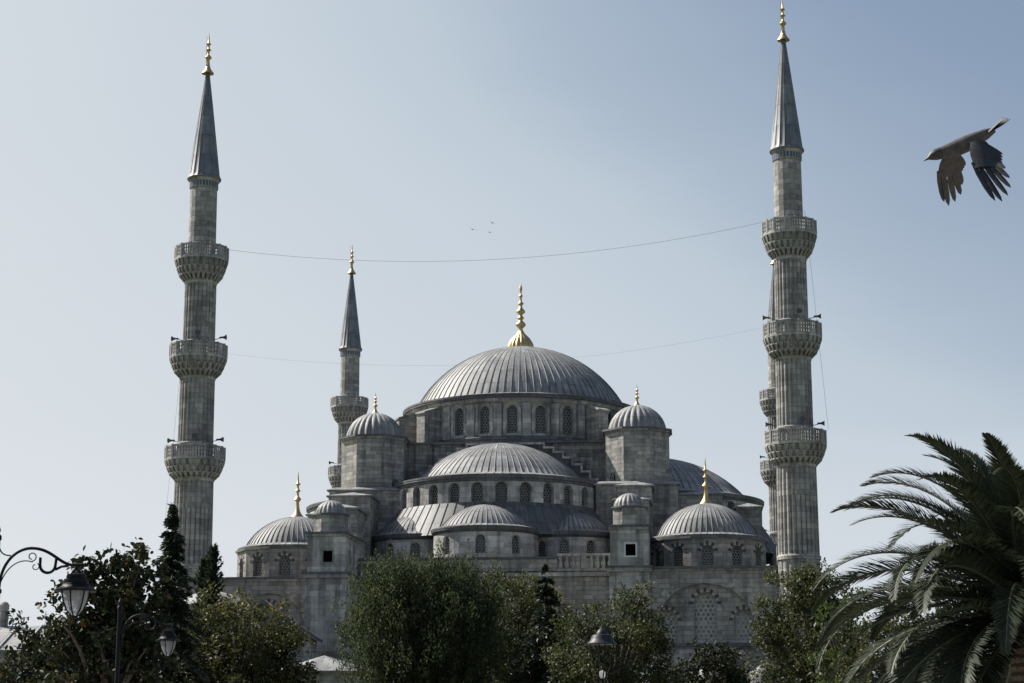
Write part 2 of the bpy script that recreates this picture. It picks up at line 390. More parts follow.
win_cache = {}
def window_mesh(w_, hs, ha, pitch=.34, vous=0, depth=.3):
    key = (round(w_, 2), round(hs, 2), round(ha, 2), pitch, vous, depth)
    if key in win_cache: return win_cache[key]
    mb = MB()
    out = [(-w_ / 2, 0)] + [(x, hs + y) for x, y in arch_pts(w_, ha)] + [(w_ / 2, 0)]
    mb.face([(x * 1.02, .14, z) for x, z in out], 1)
    # frame
    inn = [(x * (1 - .16 / w_), max(.08, z - .08 if z > hs * .5 else z)) for x, z in out]
    n = len(out)
    for i in range(n):
        j = (i + 1) % n
        mb.face([(out[i][0], 0, out[i][1]), (out[j][0], 0, out[j][1]), (inn[j][0], 0, inn[j][1]), (inn[i][0], 0, inn[i][1])], 0)
    # pierced lattice of hexagonal cells
    def inside(x, z):
        if abs(x) > w_ / 2 - .05 or z < .02: return False
        if z <= hs: return True
        return (x / (w_ / 2)) ** 2 + ((z - hs) / ha) ** 2 < .93
    row = 0; z = .05
    while z < hs + ha:
        x = -w_ / 2 + (pitch / 2 if row % 2 else 0)
        while x < w_ / 2 + pitch:
            if inside(x, z):
                ro = pitch / math.sqrt(3) * 1.02; ri = pitch * .37
                for k in range(6):
                    a, b = PI / 6 + k * PI / 3, PI / 6 + (k + 1) * PI / 3
                    q = [(x + ro * math.cos(a), z + ro * math.sin(a)), (x + ro * math.cos(b), z + ro * math.sin(b)), (x + ri * math.cos(b), z + ri * math.sin(b)), (x + ri * math.cos(a), z + ri * math.sin(a))]
                    q = [(min(max(px, -w_ / 2), w_ / 2), max(pz, 0)) for px, pz in q]
                    mb.face([(px, .012, pz) for px, pz in q], 0)
                    mb.face([(q[3][0], .012, q[3][1]), (q[2][0], .012, q[2][1]), (q[2][0], .07, q[2][1]), (q[3][0], .07, q[3][1])], 0)
            x += pitch
        z += pitch * .866; row += 1
    if vous:
        k = vous
        for i in range(k):
            a0 = PI * (i + .12) / k; a1 = PI * (i + .88) / k
            if i % 2 == 0: rr, mm = .42, 2
            else: rr, mm = .22, 3
            y = -depth - .035
            pts = []
            for a, e in ((a0, 0.03), (a1, 0.03), (a1, rr), (a0, rr)):
                pts.append((-math.cos(a) * (w_ / 2 + e), y, hs + math.sin(a) * (ha + e)))
            mb.face(pts, mm)
            bk = [(p[0], -depth + .02, p[2]) for p in pts]
            for u in range(4): mb.face([pts[u], pts[(u + 1) % 4], bk[(u + 1) % 4], bk[u]], mm)
    me_o = mb.build('window', [M['lattice_pale'] if pitch > .35 else M['lattice'], M['glass'], M['dark_brick'], M['pale_vous']])
    me = me_o.data; bpy.data.objects.remove(me_o)
    win_cache[key] = me; return me

def put_window(f, spec, depth, parent, vous=0, pitch=.34, name='window'):
    sc_, w_, zs, zp, ha = spec
    me = window_mesh(w_, zp - zs, ha, pitch, vous, depth)
    o = bpy.data.objects.new(name, me); col.objects.link(o); o.parent = parent
    o.location = f(sc_, zs, depth); nx, ny = f.normal(sc_)
    o.rotation_euler = (0, 0, math.atan2(nx, -ny))
    return o

def ring(mb, c, prof, n=64, a0=0, a1=2 * PI, m=0): mb.lathe(prof, n=n, c=c, a0=a0, a1=a1, m=m)
def octagon(c, r, n=8, rot=None):
    rot = PI / n if rot is None else rot
    return [(c[0] + r * math.cos(rot + 2 * PI * k / n), c[1] + r * math.sin(rot + 2 * PI * k / n)) for k in range(n)]

def finial_profile(kind):
    if kind == 'main':   # fluted onion, then balls
        return [(1.6, 0), (1.62, .25), (1.5, .8), (1.1, 1.45), (.55, 2.0), (.3, 2.4), (.24, 2.7), (.32, 2.8), (.62, 3.1), (.62, 3.3), (.3, 3.6), (.2, 3.75), (.42, 4.05), (.2, 4.3), (.2, 4.45), (.55, 4.75), (.55, 4.9), (.22, 5.3), (.16, 5.6), (.38, 5.85), (.16, 6.1), (.14, 6.6), (.27, 6.8), (.13, 7.0), (.1, 7.25), (.2, 7.6), (.16, 7.95), (.02, 8.4)]
    return [(.72, 0), (.7, .12), (.5, .35), (.3, .7), (.2, 1.2), (.17, 1.75), (.25, 1.85), (.42, 2.05), (.25, 2.28), (.13, 2.4), (.13, 2.85), (.33, 3.02), (.13, 3.2), (.12, 3.6), (.3, 3.78), (.11, 3.95), (.08, 4.5), (.012, 5.2)]
def finial(parent, loc, kind='small', s=1.0, name='finial'):
    mb = MB(); pr = [(r * s, z * s) for r, z in finial_profile(kind)]
    if kind == 'main':
        mb.lathe(pr[:6], n=96, mod=lambda a: .93 + .1 * abs(math.sin(8 * a))); mb.lathe(pr[5:], n=20)
    else: mb.lathe(pr, n=20)
    o = mb.build(name, M['gold'], parent, smooth=50); o.location = loc; return o

# ---- great dome
DC = (-0.7, 0.0)
mb = MB(); ribbed(mb, [(13.35, 38.75), (13.35, 38.95), (12.1, 39.2)] + cap_profile(11.8, 39.3, 7.2, 16, .05), DC, 88, hgt=.08, wid=.085, rm_=1)
dome = mb.build('main_dome', [LE, M['seam']], mosque, smooth=32)
finial(dome, (DC[0], DC[1], 46.3), 'main', .93)
mb = MB(); f = cyl_map(DC, 12.6, -PI / 2); n = 26
bay = 2 * PI * 12.6 / n
wins = [(bay * (k + .06), 1.12, 34.75, 37.05, .72) for k in range(-n // 2, n // 2)]
wall(mb, f, -PI * 12.6 - bay * .4, PI * 12.6 - bay * .4, 33.7, 38.3, wins, .4, .6)
ring(mb, DC, [(12.6, 38.0), (12.9, 38.15), (12.9, 38.4), (13.05, 38.5)], 96, m=1)
ring(mb, DC, [(13.05, 38.5), (13.3, 38.55), (13.3, 38.74), (11.5, 38.74)], 96, m=2)  # dark lead here paints in the shadow line under the dome's eave
ring(mb, DC, [(13.2, 33.5), (13.2, 34.25), (12.75, 34.45), (12.55, 34.46)], 96, m=2)
for k in range(-n // 2, n // 2):     # pilaster strips and raised arch surrounds between the windows
    s = bay * (k + .56); 
    for (a, b, d) in ((s - .42, s + .42, -.28),):
        p = [f(a, 34.4, .1), f(a, 34.4, d), f(b, 34.4, d), f(b, 34.4, .1)]
        poly = [(q[0], q[1]) for q in p]; mb.prism(poly, 34.4, 38.02, 0)
for sp in wins: archivolt(mb, f, sp, .3, .1, 3)
drum = mb.build('main_drum', [M['stone_drum'], M['trim'], LD, M['stone_pale']], mosque)
for sp in wins: put_window(f, sp, .4, drum)
# flying buttresses at the four corners of the drum
def radial_slab(c, ang, r0, r1, t, z0, zi, zo):
    mb = MB(); d = (math.cos(ang), math.sin(ang)); n_ = (-d[1], d[0])
    def q(r, o, z): return (c[0] + d[0] * r + n_[0] * o, c[1] + d[1] * r + n_[1] * o, z)
    h = t / 2
    mb.face([q(r0, h, z0), q(r1, h, z0), q(r1, h, zo), q(r0, h, zi)]); mb.face([q(r0, -h, z0), q(r1, -h, z0), q(r1, -h, zo), q(r0, -h, zi)])
    mb.face([q(r1, -h, z0), q(r1, h, z0), q(r1, h, zo), q(r1, -h, zo)])
    e = .12
    mb.face([q(r0, -h - e, zi), q(r1 + e, -h - e, zo), q(r1 + e, h + e, zo), q(r0, h + e, zi)], 1)
    for o in (-h - e, h + e): mb.face([q(r0, o, zi), q(r1 + e, o, zo), q(r1 + e, o, zo + .18), q(r0, o, zi + .18)], 1)
    mb.face([q(r1 + e, -h - e, zo), q(r1 + e, h + e, zo), q(r1 + e, h + e, zo + .18), q(r1 + e, -h - e, zo + .18)], 1)
    mb.face([q(r0, -h - e, zi + .18), q(r1 + e, -h - e, zo + .18), q(r1 + e, h + e, zo + .18), q(r0, h + e, zi + .18)], 1)
    return mb
for q in range(4):
    for da in (-15, 4):
        ang = R(45 + 90 * q + (-da if q % 2 == 1 else da))
        radial_slab(DC, ang, 12.4, 15.0, 1.3, 33.6, 38.1, 37.2).build('flying_buttress', [SU, M['trim']], mosque)

# ---- square base under the drum with its stepped arches
BU0, BU1, BV = -14.2, 12.8, 13.3
mb = MB(); mb.box(BU0, BU1, -BV, BV, 15, 33.45, 0, top_m=1)
mb.box(BU0 - .3, BU1 + .3, -BV - .3, BV + .3, 33.46, 33.7, 1)
mb.build('dome_base', [M['stone_soot'], LD], mosque)
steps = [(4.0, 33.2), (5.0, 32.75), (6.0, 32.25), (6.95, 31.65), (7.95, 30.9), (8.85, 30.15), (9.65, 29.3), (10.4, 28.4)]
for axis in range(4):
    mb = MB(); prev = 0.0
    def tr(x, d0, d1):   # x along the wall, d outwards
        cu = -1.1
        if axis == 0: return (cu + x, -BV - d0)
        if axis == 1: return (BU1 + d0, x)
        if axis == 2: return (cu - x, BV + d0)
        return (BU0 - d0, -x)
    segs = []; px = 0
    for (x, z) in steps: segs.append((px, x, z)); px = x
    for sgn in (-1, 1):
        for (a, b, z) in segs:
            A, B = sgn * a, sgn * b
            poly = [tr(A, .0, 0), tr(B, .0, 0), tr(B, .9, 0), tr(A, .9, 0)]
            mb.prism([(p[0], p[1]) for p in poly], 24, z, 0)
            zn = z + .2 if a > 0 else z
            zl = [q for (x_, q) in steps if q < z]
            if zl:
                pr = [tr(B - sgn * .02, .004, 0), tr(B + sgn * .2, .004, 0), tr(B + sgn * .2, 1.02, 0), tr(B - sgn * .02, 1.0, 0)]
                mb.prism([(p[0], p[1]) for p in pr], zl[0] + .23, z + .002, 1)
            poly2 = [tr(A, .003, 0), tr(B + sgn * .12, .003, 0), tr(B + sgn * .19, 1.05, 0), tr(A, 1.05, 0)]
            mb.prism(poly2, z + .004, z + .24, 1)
    mb.build('stepped_arch', [M['stone_dark'], M['stone_pale']], mosque)  # arch body darker than the base wall, trim paler

# ---- octagonal weight towers at the corners of the dome base
for (u, v, zt) in ((-15.05, -14, 33.95), (12.83, -14, 34.35), (-15.05, 14, 33.95), (12.83, 14, 34.35)):
    c = (u, v); r = 3.3 / math.cos(PI / 8)
    mb = MB(); mb.prism(octagon(c, r), 15, zt - .25, 0)
    mb.prism(octagon(c, r + .15), zt - .25, zt - .1, 2); mb.prism(octagon(c, r + .35), zt - .1, zt + .1, 1)
    tw = mb.build('weight_tower', [SU, LD, M['trim']], mosque)
    ff = -1 if v < 0 else 1
    o8 = octagon(c, r); 
    # small arched window on the facet that looks out to the front and the middle
    sgn = 1 if u < 0 else -1
    a = R(-90 + 45 * sgn) * (1 if v < 0 else -1)
    fm = cyl_map(c, 3.5, a); put_window(fm, (0.3 * sgn, .75, zt - 6.0, zt - 4.9, .42), 0.0, tw)
    mb = MB(); melon(mb, [(3.45, zt + .1), (3.2, zt + .14)] + cap_profile(3.05, zt + .16, 2.75, 10, .02), c, 24, .06)
    td = mb.build('tower_dome', LE, mosque, smooth=60)
    fo = finial(td, (u, v, zt + 2.8), s=.45); fo.scale = (1.45, 1.45, 1)

# ---- stepped buttresses running down from the towers
def blocks(lst):
    mb = MB(); caps = []
    for (x0, x1, y0, y1, z, h) in lst:
        mb.box(x0, x1, y0, y1, 10, z, 0, bottom=False)
        caps.append((x0, x1, y0, y1, z, h))
    b = mb.build('stepped_buttress', [SU], mosque)
    for (x0, x1, y0, y1, z, h) in caps:
        c = MB(); c.hip(x0, x1, y0, y1, z + .003, h, .22); c.build('lead_cap', [LE], b)
blocks([(-19.1, -11.5, -18.0, -17.0, 28.0, .3), (-18.2, -13.95, -23, -18.02, 26.75, .55), (-17.7, -14.45, -28, -23.02, 24.9, .5), (-16.7, -13.6, -33, -28.02, 21.6, .3)])
blocks([(8.6, 17.0, -18.0, -17.0, 28.3, .3), (11.0, 14.4, -23, -18.02, 27.45, .6), (10.8, 14.25, -28, -23.02, 25.4, .5), (10.95, 14.0, -33, -28.02, 21.9, .3)])
blocks([(17.02, 21.5, -17, -12.6, 27.3, .5), (22.9, 25.5, -14.5, -10, 26.2, .5)])
blocks([(-21.5, -19.12, -17, -12.6, 25.6, .4)])
blocks([(-19.1, -11.5, 17.0, 24, 27.4, .3), (-17.6, -13.95, 24.02, 33, 24.0, .4)])
blocks([(8.6, 17.0, 17.0, 24, 27.4, .3), (11.0, 14.4, 24.02, 33, 24.0, .4)])
for (x0, x1) in ((-19.1, -11.5), (8.6, 17.0)):
    for (y0, y1) in ((-16.98, -13.33), (13.33, 16.98)):
        mb = MB(); mb.box(x0, x1, y0, y1, 15, 28.0, 0, top_m=1); mb.build('tower_plinth', [SU, LD], mosque)

# ---- half domes on the four sides
def half_dome(c, rad, phi, zc, n_win, capr, cap_h, exedrae):
    """c centre, rad drum radius, phi outward direction, zc eave height"""
    a0, a1 = phi - PI / 2 - .12, phi + PI / 2 + .12
    mb = MB()
    ribbed(mb, [(rad + .28, zc + .02), (rad + .28, zc + .2), (capr + .25, zc + .62)] + cap_profile(capr, zc + .7, cap_h, 12, .05), c, 80, a0, a1, hgt=.08, wid=.085, rm_=1)
    mb.build('half_dome', [LE, M['seam']], mosque, smooth=32)
    f = cyl_map(c, rad, phi); b = PI * rad / n_win; mb = MB()
    wins = [(b * (k - (n_win - 1) / 2), 1.2, zc - 2.6, zc - 1.25, .66) for k in range(n_win)]
    wall(mb, f, -PI / 2 * rad - .9, PI / 2 * rad + .9, zc - 7.0, zc - .25, wins, .55, .6)
    ring(mb, c, [(rad - .01, zc - .5), (rad + .1, zc - .42), (rad + .1, zc - .3), (rad + .25, zc - .16), (rad + .25, zc + .02), (rad - 1, zc + .02)], 72, a0, a1, m=1)
    d = mb.build('half_dome_drum', [M['stone_drum'], LD], mosque)
    for sp in wins: put_window(f, sp, .55, d, pitch=.3)
    # sloping lead roof below the drum
    if exedrae:
        mb = MB(); ribbed(mb, [(rad + 2.2, zc - 6.0), (rad + .05, zc - 2.62)], c, 72, a0 - .1, a1 + .1, hgt=.075, wid=.08, fade_to=1, rm_=1)
        mb.build('skirt_roof', [M['lead_old'], M['seam']], mosque, smooth=32)
half_dome((-1.75, -13.4), 11.0, -PI / 2, 28.55, 14, 8.95, 4.15, True)
half_dome((14.1, 0), 12.0, 0, 28.3, 14, 10.2, 4.6, True)
half_dome((-12.6, 0), 12.0, PI, 28.0, 14, 10.2, 4.3, True)
half_dome((-1.35, 13.4), 10.9, PI / 2, 28.55, 14, 8.15, 4.1, False)

# ---- exedrae in front of the front half dome: one in the middle, two on the diagonals
def exedra(c, rad, phi, span, zc, wlist, cap_a, cap_h):
    a0, a1 = phi - span, phi + span
    mb = MB(); ribbed(mb, [(rad + .28, zc + .02), (rad + .28, zc + .18), (cap_a + .2, zc + .42)] + cap_profile(cap_a, zc + .46, cap_h, 9, .04), c, 52, a0, a1, hgt=.075, wid=.08, rm_=1)
    mb.build('exedra_roof', [LE, M['seam']], mosque, smooth=32)
    f = cyl_map(c, rad, phi); mb = MB()
    wins = [(R(a) * rad, 1.0, zc - 2.5, zc - 1.25, .55) for a in wlist]
    wall(mb, f, -span * rad, span * rad, zc - 6.0, zc - .25, wins, .3, .6)
    ring(mb, c, [(rad - .01, zc - .42), (rad + .1, zc - .34), (rad + .25, zc - .14), (rad + .25, zc + .02), (rad - .8, zc + .02)], 48, a0, a1, m=1)
    d = mb.build('exedra_drum', [M['stone_drum'], LD], mosque)
    for sp in wins: put_window(f, sp, .3, d, pitch=.3)
exedra((-2.05, -24.2), 5.25, -PI / 2, R(112), 22.85, (-84, -42, 0, 40, 82), 4.5, 2.35)
exedra((5.9, -19.6), 5.0, R(-62), R(100), 22.75, (-58, -30, 2, 38), 4.5, 2.2)
exedra((-9.3, -19.4), 5.0, R(-118), R(100), 22.65, (-38, -2, 30, 58), 4.5, 2.2)

# ---- terrace below the exedrae with its wall and balustrade
TZ = 18.2
mb = MB(); mb.box(-13.3, 10.9, -33, -13.3, 6, TZ + .0, 0, top_m=1)
mb.box(-13.35, 5.6, -33.25, -32.2, TZ + .003, 19.35, 0)
mb.box(-13.4, 5.65, -33.4, -32.05, 19.353, 19.55, 1)
mb.box(-13.3, 10.9, -33.3, -33.003, TZ - .5, TZ - .15, 2)
mb.build('terrace', [SU, LD, M['trim']], mosque)
mb = MB(); x = 5.75
mb.box(5.66, 10.88, -33.2, -32.8, 19.62, 19.85, 0); mb.box(5.66, 10.88, -33.15, -32.85, TZ + .003, TZ + .25, 0)
for k in range(9):
    xx = 5.95 + k * .58
    mb.lathe([(.12, TZ + .25), (.2, TZ + .5), (.17, TZ + .8), (.1, TZ + 1.1), (.15, 19.5), (.16, 19.62)], 8, (xx, -33))
mb.box(7.9, 8.25, -33.22, -32.78, TZ + .25, 19.62, 0)
mb.build('balustrade', [M['trim']], mosque, smooth=40)
mb = MB(); mb.box(-13.2, -7.6, -33.9, -33.5, 19.0, 19.2, 0)
for k in range(8): mb.box(-13.0 + k * .75, -12.75 + k * .75, -33.82, -33.58, 17.4, 19.0, 0)
mb.build('balustrade', [M['trim']], mosque)

# ---- stair towers flanking the terrace
def stair_tower(u0, u1, zt):
    v0, v1 = -40.25, -33
    uc = (u0 + u1) / 2; zb = zt - 3.5
    mb = MB()
    wz, ws = zt - 2.6, 1.05
    fm = flat_map((u0, v0), (u1, v0)); L = fm.L
    # front wall with a square window opening
    sx = (L - .9) / 2 + .12
    for (a, b, c_, d) in ((0, sx, zb, zt), (sx + .9, L, zb, zt), (sx, sx + .9, zb, wz), (sx, sx + .9, wz + ws, zt)):
        mb.face([fm(a, c_, 0), fm(b, c_, 0), fm(b, d, 0), fm(a, d, 0)], 0, [(a, c_), (b, c_), (b, d), (a, d)])
    o = [(sx, wz), (sx + .9, wz), (sx + .9, wz + ws), (sx, wz + ws)]
    for i in range(4):
        (a, za), (b, zb2) = o[i], o[(i + 1) % 4]; mb.face([fm(a, za, 0), fm(b, zb2, 0), fm(b, zb2, .5), fm(a, za, .5)], 0)
    mb.face([(u1, v0, zb), (u1, v1, zb), (u1, v1, zt), (u1, v0, zt)]); mb.face([(u0, v1, zb), (u0, v0, zb), (u0, v0, zt), (u0, v1, zt)])
    mb.face([(u0, v0, zt), (u1, v0, zt), (u1, v1, zt), (u0, v1, zt)], 1)
    e = .22; mb.box(u0 - e, u1 + e, v0 - e, v1, zt + .003, zt + .2, 1)
    mb.box(u0 - .12, u1 + .12, v0 - .12, v1, zt - .22, zt - .003, 2)
    mb.box(u0 - .4, u1 + .4, v0 - .4, v1, zb - .2, zb - .003, 1)
    mb.box(u0 - .3, u1 + .3, v0 - .3, v1, zb - .55, zb - .203, 2)
    mb.box(u0 - .1, u1 + .1, v0 - .1, v1, 0, zb - .553, 0)
    t = mb.build('stair_tower', [M['stone_drum'], LD, M['trim']], mosque)
    fr = MB(); y = v0 - .05
    x0, x1 = u0 + sx, u0 + sx + .9; q = .16
    fr.box(x0 - q, x0, y, v0 + .1, wz - q, wz + ws + q); fr.box(x1, x1 + q, y, v0 + .1, wz - q, wz + ws + q)
    fr.box(x0 + .003, x1 - .003, y, v0 + .1, wz + ws, wz + ws + q); fr.box(x0 + .003, x1 - .003, y, v0 + .1, wz - q, wz)
    fr.face([(x0, v0 + .45, wz), (x1, v0 + .45, wz), (x1, v0 + .45, wz + ws), (x0, v0 + .45, wz + ws)], 1)
    fr.build('window', [M['white_frame'] if u0 > 0 else M['trim'], M['void']], t)
    c = (uc, v0 + 2.0); r = 1.5 / math.cos(PI / 8)
    tm = MB(); tm.prism(octagon(c, r + .15), zt + .2, zt + .38, 2); tm.prism(octagon(c, r), zt + .38, zt + 1.85, 0)
    tm.prism(octagon(c, r + .18), zt + 1.85, zt + 2.0, 1)
    tt = tm.build('turret', [M['stone'], LD, M['trim']], mosque)
    dm = MB(); melon(dm, [(1.66, zt + 2.0)] + cap_profile(1.45, zt + 2.02, 1.3, 8, .02), c, 18, .07)
    dm.build('turret_dome', LE, tt, smooth=60)
stair_tower(-16.85, -13.3, 21.15); stair_tower(10.95, 14.4, 21.5)

# ---- corner domes
for (u, v, zc, h, zr) in ((-20.3, -28.3, 20.7, 3.45, 17.6), (19.75, -28.3, 21.3, 3.7, 17.9), (-20.3, 28, 21, 3.8, 17.3), (19.75, 28, 21, 3.8, 17.9)):
    c = (u, v)
    mb = MB(); ribbed(mb, [(5.75, zc), (5.75, zc + .18), (5.2, zc + .4)] + cap_profile(4.95, zc + .42, h - .42, 12, .04), c, 56, hgt=.075, wid=.08, rm_=1)
    d = mb.build('corner_dome', [LE, M['seam']], mosque, smooth=32)
    finial(d, (u, v, zc + h - .08), s=.88)
    mb = MB(); r8 = 5.55; o8 = octagon(c, r8 / math.cos(PI / 12), 12, PI / 12)
    wl = []
    for k in range(12):
        p0, p1 = o8[k], o8[(k + 1) % 12]
        f = flat_map(p0, p1); L = f.L
        ww = [(L * .5, 1.12, zc - 2.75, zc - 1.45, .6)]
        wall(mb, f, 0, L, zr - .5, zc - .2, ww, .3, 9); wl += [(f, s) for s in ww]
    mb.prism(octagon(c, r8 / math.cos(PI / 12) + .2, 12, PI / 12), zc - .2, zc - .003, 1)
    mb.prism(octagon(c, r8 / math.cos(PI / 12) + .3, 12, PI / 12), zr + .003, zr + .2, 1)
    dd = mb.build('corner_drum', [SU, LD], mosque)
    for f, s in wl: put_window(f, s, .3, dd, vous=9, pitch=.3)

# ---- outer walls of the prayer hall
def facade(u0, u1, zr, uc, rad, wins, v=-40.0):
    mb = MB(); f = flat_map((u0, v), (u1, v))
    zl = 11.05
    wall(mb, f, 0, u1 - u0, zl, zr - .4, [(uc - u0, rad * 2, zl + .01, zr - 1.5 - rad, rad)], .38, 30)
    f2 = flat_map((u0, v + .37), (u1, v + .37))
    ww = [(x - u0, w_, zl + .25, zp, ha) for (x, w_, zp, ha) in wins]
    wall(mb, f2, uc - u0 - rad - .2, uc - u0 + rad + .2, zl, zr - 1.2, ww, .4, 30)
    mb.box(u0, u1, v - .45, v + .3, zl - .3, zl - .003, 1)
    wall(mb, flat_map((u0, v - .2), (u1, v - .2)), 0, u1 - u0, 0, zl - .3, (), .1, 30)
    mb.box(u0 - .1, u1 + .3, v - .15, -33, zr - .397, zr - .2, 2); mb.box(u0 - .1, u1 + .45, v - .35, -33, zr - .197, zr, 1)
    # ring of voussoirs standing slightly proud of the wall
    for k in range(22):
        a0, a1 = PI * k / 22 + .02, PI * (k + 1) / 22 - .02
        if 7 < k < 14: continue
        zc_ = zr - 1.5 - rad; pts = [(uc - math.cos(a) * r, v - .03, zc_ + math.sin(a) * r) for a, r in ((a0, rad + .05), (a1, rad + .05), (a1, rad + (.85 if k % 2 else .7)), (a0, rad + (.85 if k % 2 else .7)))]
        mb.face(pts, 2 if k % 2 else 0)
        bk = [(p[0], v + .01, p[2]) for p in pts]
        for u in range(4): mb.face([pts[u], pts[(u + 1) % 4], bk[(u + 1) % 4], bk[u]], 2 if k % 2 else 0)
    o = mb.build('facade_wall', [SU, LD, M['trim']], mosque)
    for s in ww: put_window(f2, s, .4, o, vous=13, pitch=.44)
facade(14.5, 26.6, 17.9, 19.4, 4.5, [(15.95, 1.9, 13.05, 1.0), (19.4, 2.1, 14.5, 1.1), (22.85, 1.9, 13.05, 1.0)])
facade(-26.2, -16.95, 17.6, -21.3, 3.4, [(-21.3, 1.7, 14.3, .9)], -36.0)
mb = MB()
mb.box(-26.2, -16.95, -33.0, 39.9, 0, 17.5, 0, top_m=1); mb.box(14.5, 26.6, -33.0, 39.9, 0, 17.8, 0, top_m=1); mb.box(-16.94, 14.49, 13.35, 39.9, 0, 18.2, 0, top_m=1)
mb.box(-26.2, -16.95, -35.2, -33.01, 0, 17.2, 0, top_m=1); mb.box(14.5, 26.6, -39.2, -33.01, 0, 17.5, 0, top_m=1)
mb.box(26.61, 27.6, -24, 30, 0, 21.3, 0, top_m=1)
mb.build('hall_walls', [SU, LD], mosque)

# ---- row of small domes along the foot of the wall
mb = MB(); mb.box(8, 30, -46.8, -40.5, 0, 7.2, 0, top_m=1); mb.box(7.8, 30.2, -47.05, -46.81, 6.9, 7.25, 1)
po = mb.build('portico', [SU, LD], mosque)
for k in range(4):
    u = 10.85 + k * 4.6; mb = MB(); mb.lathe([(2.05, 7.2), (2.05, 7.35)] + cap_profile(1.9, 7.4, 1.75, 9, .02), 40, (u, -44.6)); mb.build('portico_dome', M['lead_old'], po, smooth=40)

# ================================================================== MINARETS
def make_minaret():
    root = empty('minaret')
    mb = MB(); ST = M['stone_min']
    def flute(n, amp): return lambda a: 1 - amp + amp * abs(math.cos(n * a / 2)) ** .6
    mb.lathe([(1.9, 8), (1.86, 18.3)], 96, mod=flute(16, .06)); mb.lathe([(1.97, 18.3), (1.97, 18.6), (1.86, 18.75)], 32)
    mb.lathe([(1.86, 18.7), (1.79, 27.0)], 192, mod=flute(24, .11))
    mb.lathe([(1.66, 28.3), (1.62, 36.8)], 192, mod=flute(24, .10))
    mb.lathe([(1.52, 38.2), (1.48, 46.3)], 192, mod=flute(24, .10))
    mb.lathe([(1.33, 48.0), (1.28, 55.4)], 16)
    mb.lathe([(1.75, 24), (1.6, 30), (1.52, 36), (1.42, 42), (1.3, 48.5)], 24)
    for z, r in ((26.7, 1.85), (36.5, 1.68), (45.9, 1.54), (49.6, 1.38), (39.9, 1.58), (30.0, 1.74)): mb.lathe([(r - .1, z - .1), (r, z), (r, z + .25), (r - .1, z + .35)], 32, m=1)
    mb.box(-2.9, 2.9, -2.9, 2.9, 0, 7, 0); mb.lathe([(2.9, 7), (1.9, 9.2)], 16)
    mb.build('shaft', [ST, M['trim']], root)
    for bi, (zt, ro, ri) in enumerate(((29.93, 2.72, 1.8), (39.87, 2.62, 1.62), (49.55, 2.46, 1.48))):
        mb = MB(); zf = zt - 1.42; ch_ = (1.65, 1.75, 2.05)[bi]
        # stalactite corbel: tiers of small projecting cells
        tiers = 3; zb = zf - ch_
        for k in range(tiers):
            r0 = ri + (ro - ri) * (k / tiers) ** .55; r1 = ri + (ro - ri) * ((k + 1) / tiers) ** .55
            z0 = zb + ch_ * k / tiers; z1 = zb + ch_ * (k + 1) / tiers
            mb.lathe([(r0 - .05, z0), (r0 + .02, z0 + (z1 - z0) * .5), (r1 - .12, z1 - .1), (r1 - .02, z1)], 32, m=0)
            nb = 26
            for j in range(nb):
                a = 2 * PI * (j + .5 * (k % 2)) / nb; da = 2 * PI / nb * .30
                def q(r, aa, z): return (r * math.cos(aa), r * math.sin(aa), z)
                A = [q(r0 + .02, a - da * .4, z0 - .12), q(r0 + .02, a + da * .4, z0 - .12), q(r1 + .05, a + da, z1 - .12), q(r1 + .05, a - da, z1 - .12)]
                mb.face(A); B = [q(r0 - .15, a - da * .4, z0 + .1), q(r0 - .15, a + da * .4, z0 + .1), q(r1 - .2, a + da, z1), q(r1 - .2, a - da, z1)]
                mb.face([A[0], A[3], B[3], B[0]]); mb.face([A[1], A[2], B[2], B[1]]); mb.face([A[0], A[1], B[1], B[0]])
                mb.face([A[3], A[2], q(r1 + .05, a + da, z1), q(r1 + .05, a - da, z1)])
        mb.lathe([(ro - .25, zf - .06), (ro + .08, zf), (ro + .08, zf + .16), (ri - .2, zf + .16)], 32, m=1)
        # pierced parapet: posts, rails and a grid of bars
        np_ = 16
        for j in range(np_):
            a0, a1 = 2 * PI * (j + .5) / np_, 2 * PI * (j + 1.5) / np_
            p0 = Vector((ro * math.cos(a0), ro * math.sin(a0), 0)); p1 = Vector((ro * math.cos(a1), ro * math.sin(a1), 0)); t = (p1 - p0).normalized(); n_ = Vector((t.y, -t.x, 0)); L = (p1 - p0).length
            def bar(s0, s1, z0, z1, th=.1, m=1):
                a = p0 + t * s0; b = p0 + t * s1; h = n_ * th / 2
                mb.prism([((a - h).x, (a - h).y), ((b - h).x, (b - h).y), ((b + h).x, (b + h).y), ((a + h).x, (a + h).y)][::-1], z0, z1, m)
            bar(-.09, .09, zf + .16, zt + .04, .2)
            bar(.09, L - .09, zt - .16, zt, .15); bar(.09, L - .09, zf + .16, zf + .3, .15)
            for k in range(1, 4): bar(L * k / 4 - .045, L * k / 4 + .045, zf + .3, zt - .16)
            for k in range(1, 3): z = zf + .3 + (zt - .46 - zf) * k / 3; bar(.09, L - .09, z - .045, z + .045, .085)
        bal = mb.build('balcony', [ST, M['trim']], root)
        if bi < 2:
            for a in (R(178), R(-2), R(-78)):
                hb = MB(); d = Vector((math.cos(a), math.sin(a), 0)); s0 = d * 1.5 + Vector((0, 0, zt + .55)); e = d * 2.45 + Vector((0, 0, zt + .75))
                hb.tube([s0, e], .035, 6); hb.tube([e - d * .45, e - d * .15, e + d * .02, e + d * .2], [.08, .09, .14, .26], 12)
                hb.build('loudspeaker', M['horn'], bal)
    mb = MB(); zb = 56.42
    mb.lathe([(1.28, zb - 1.0), (1.36, zb - .9), (1.36, zb - .25), (1.52, zb - .1), (1.52, zb + .02)], 32, m=0)
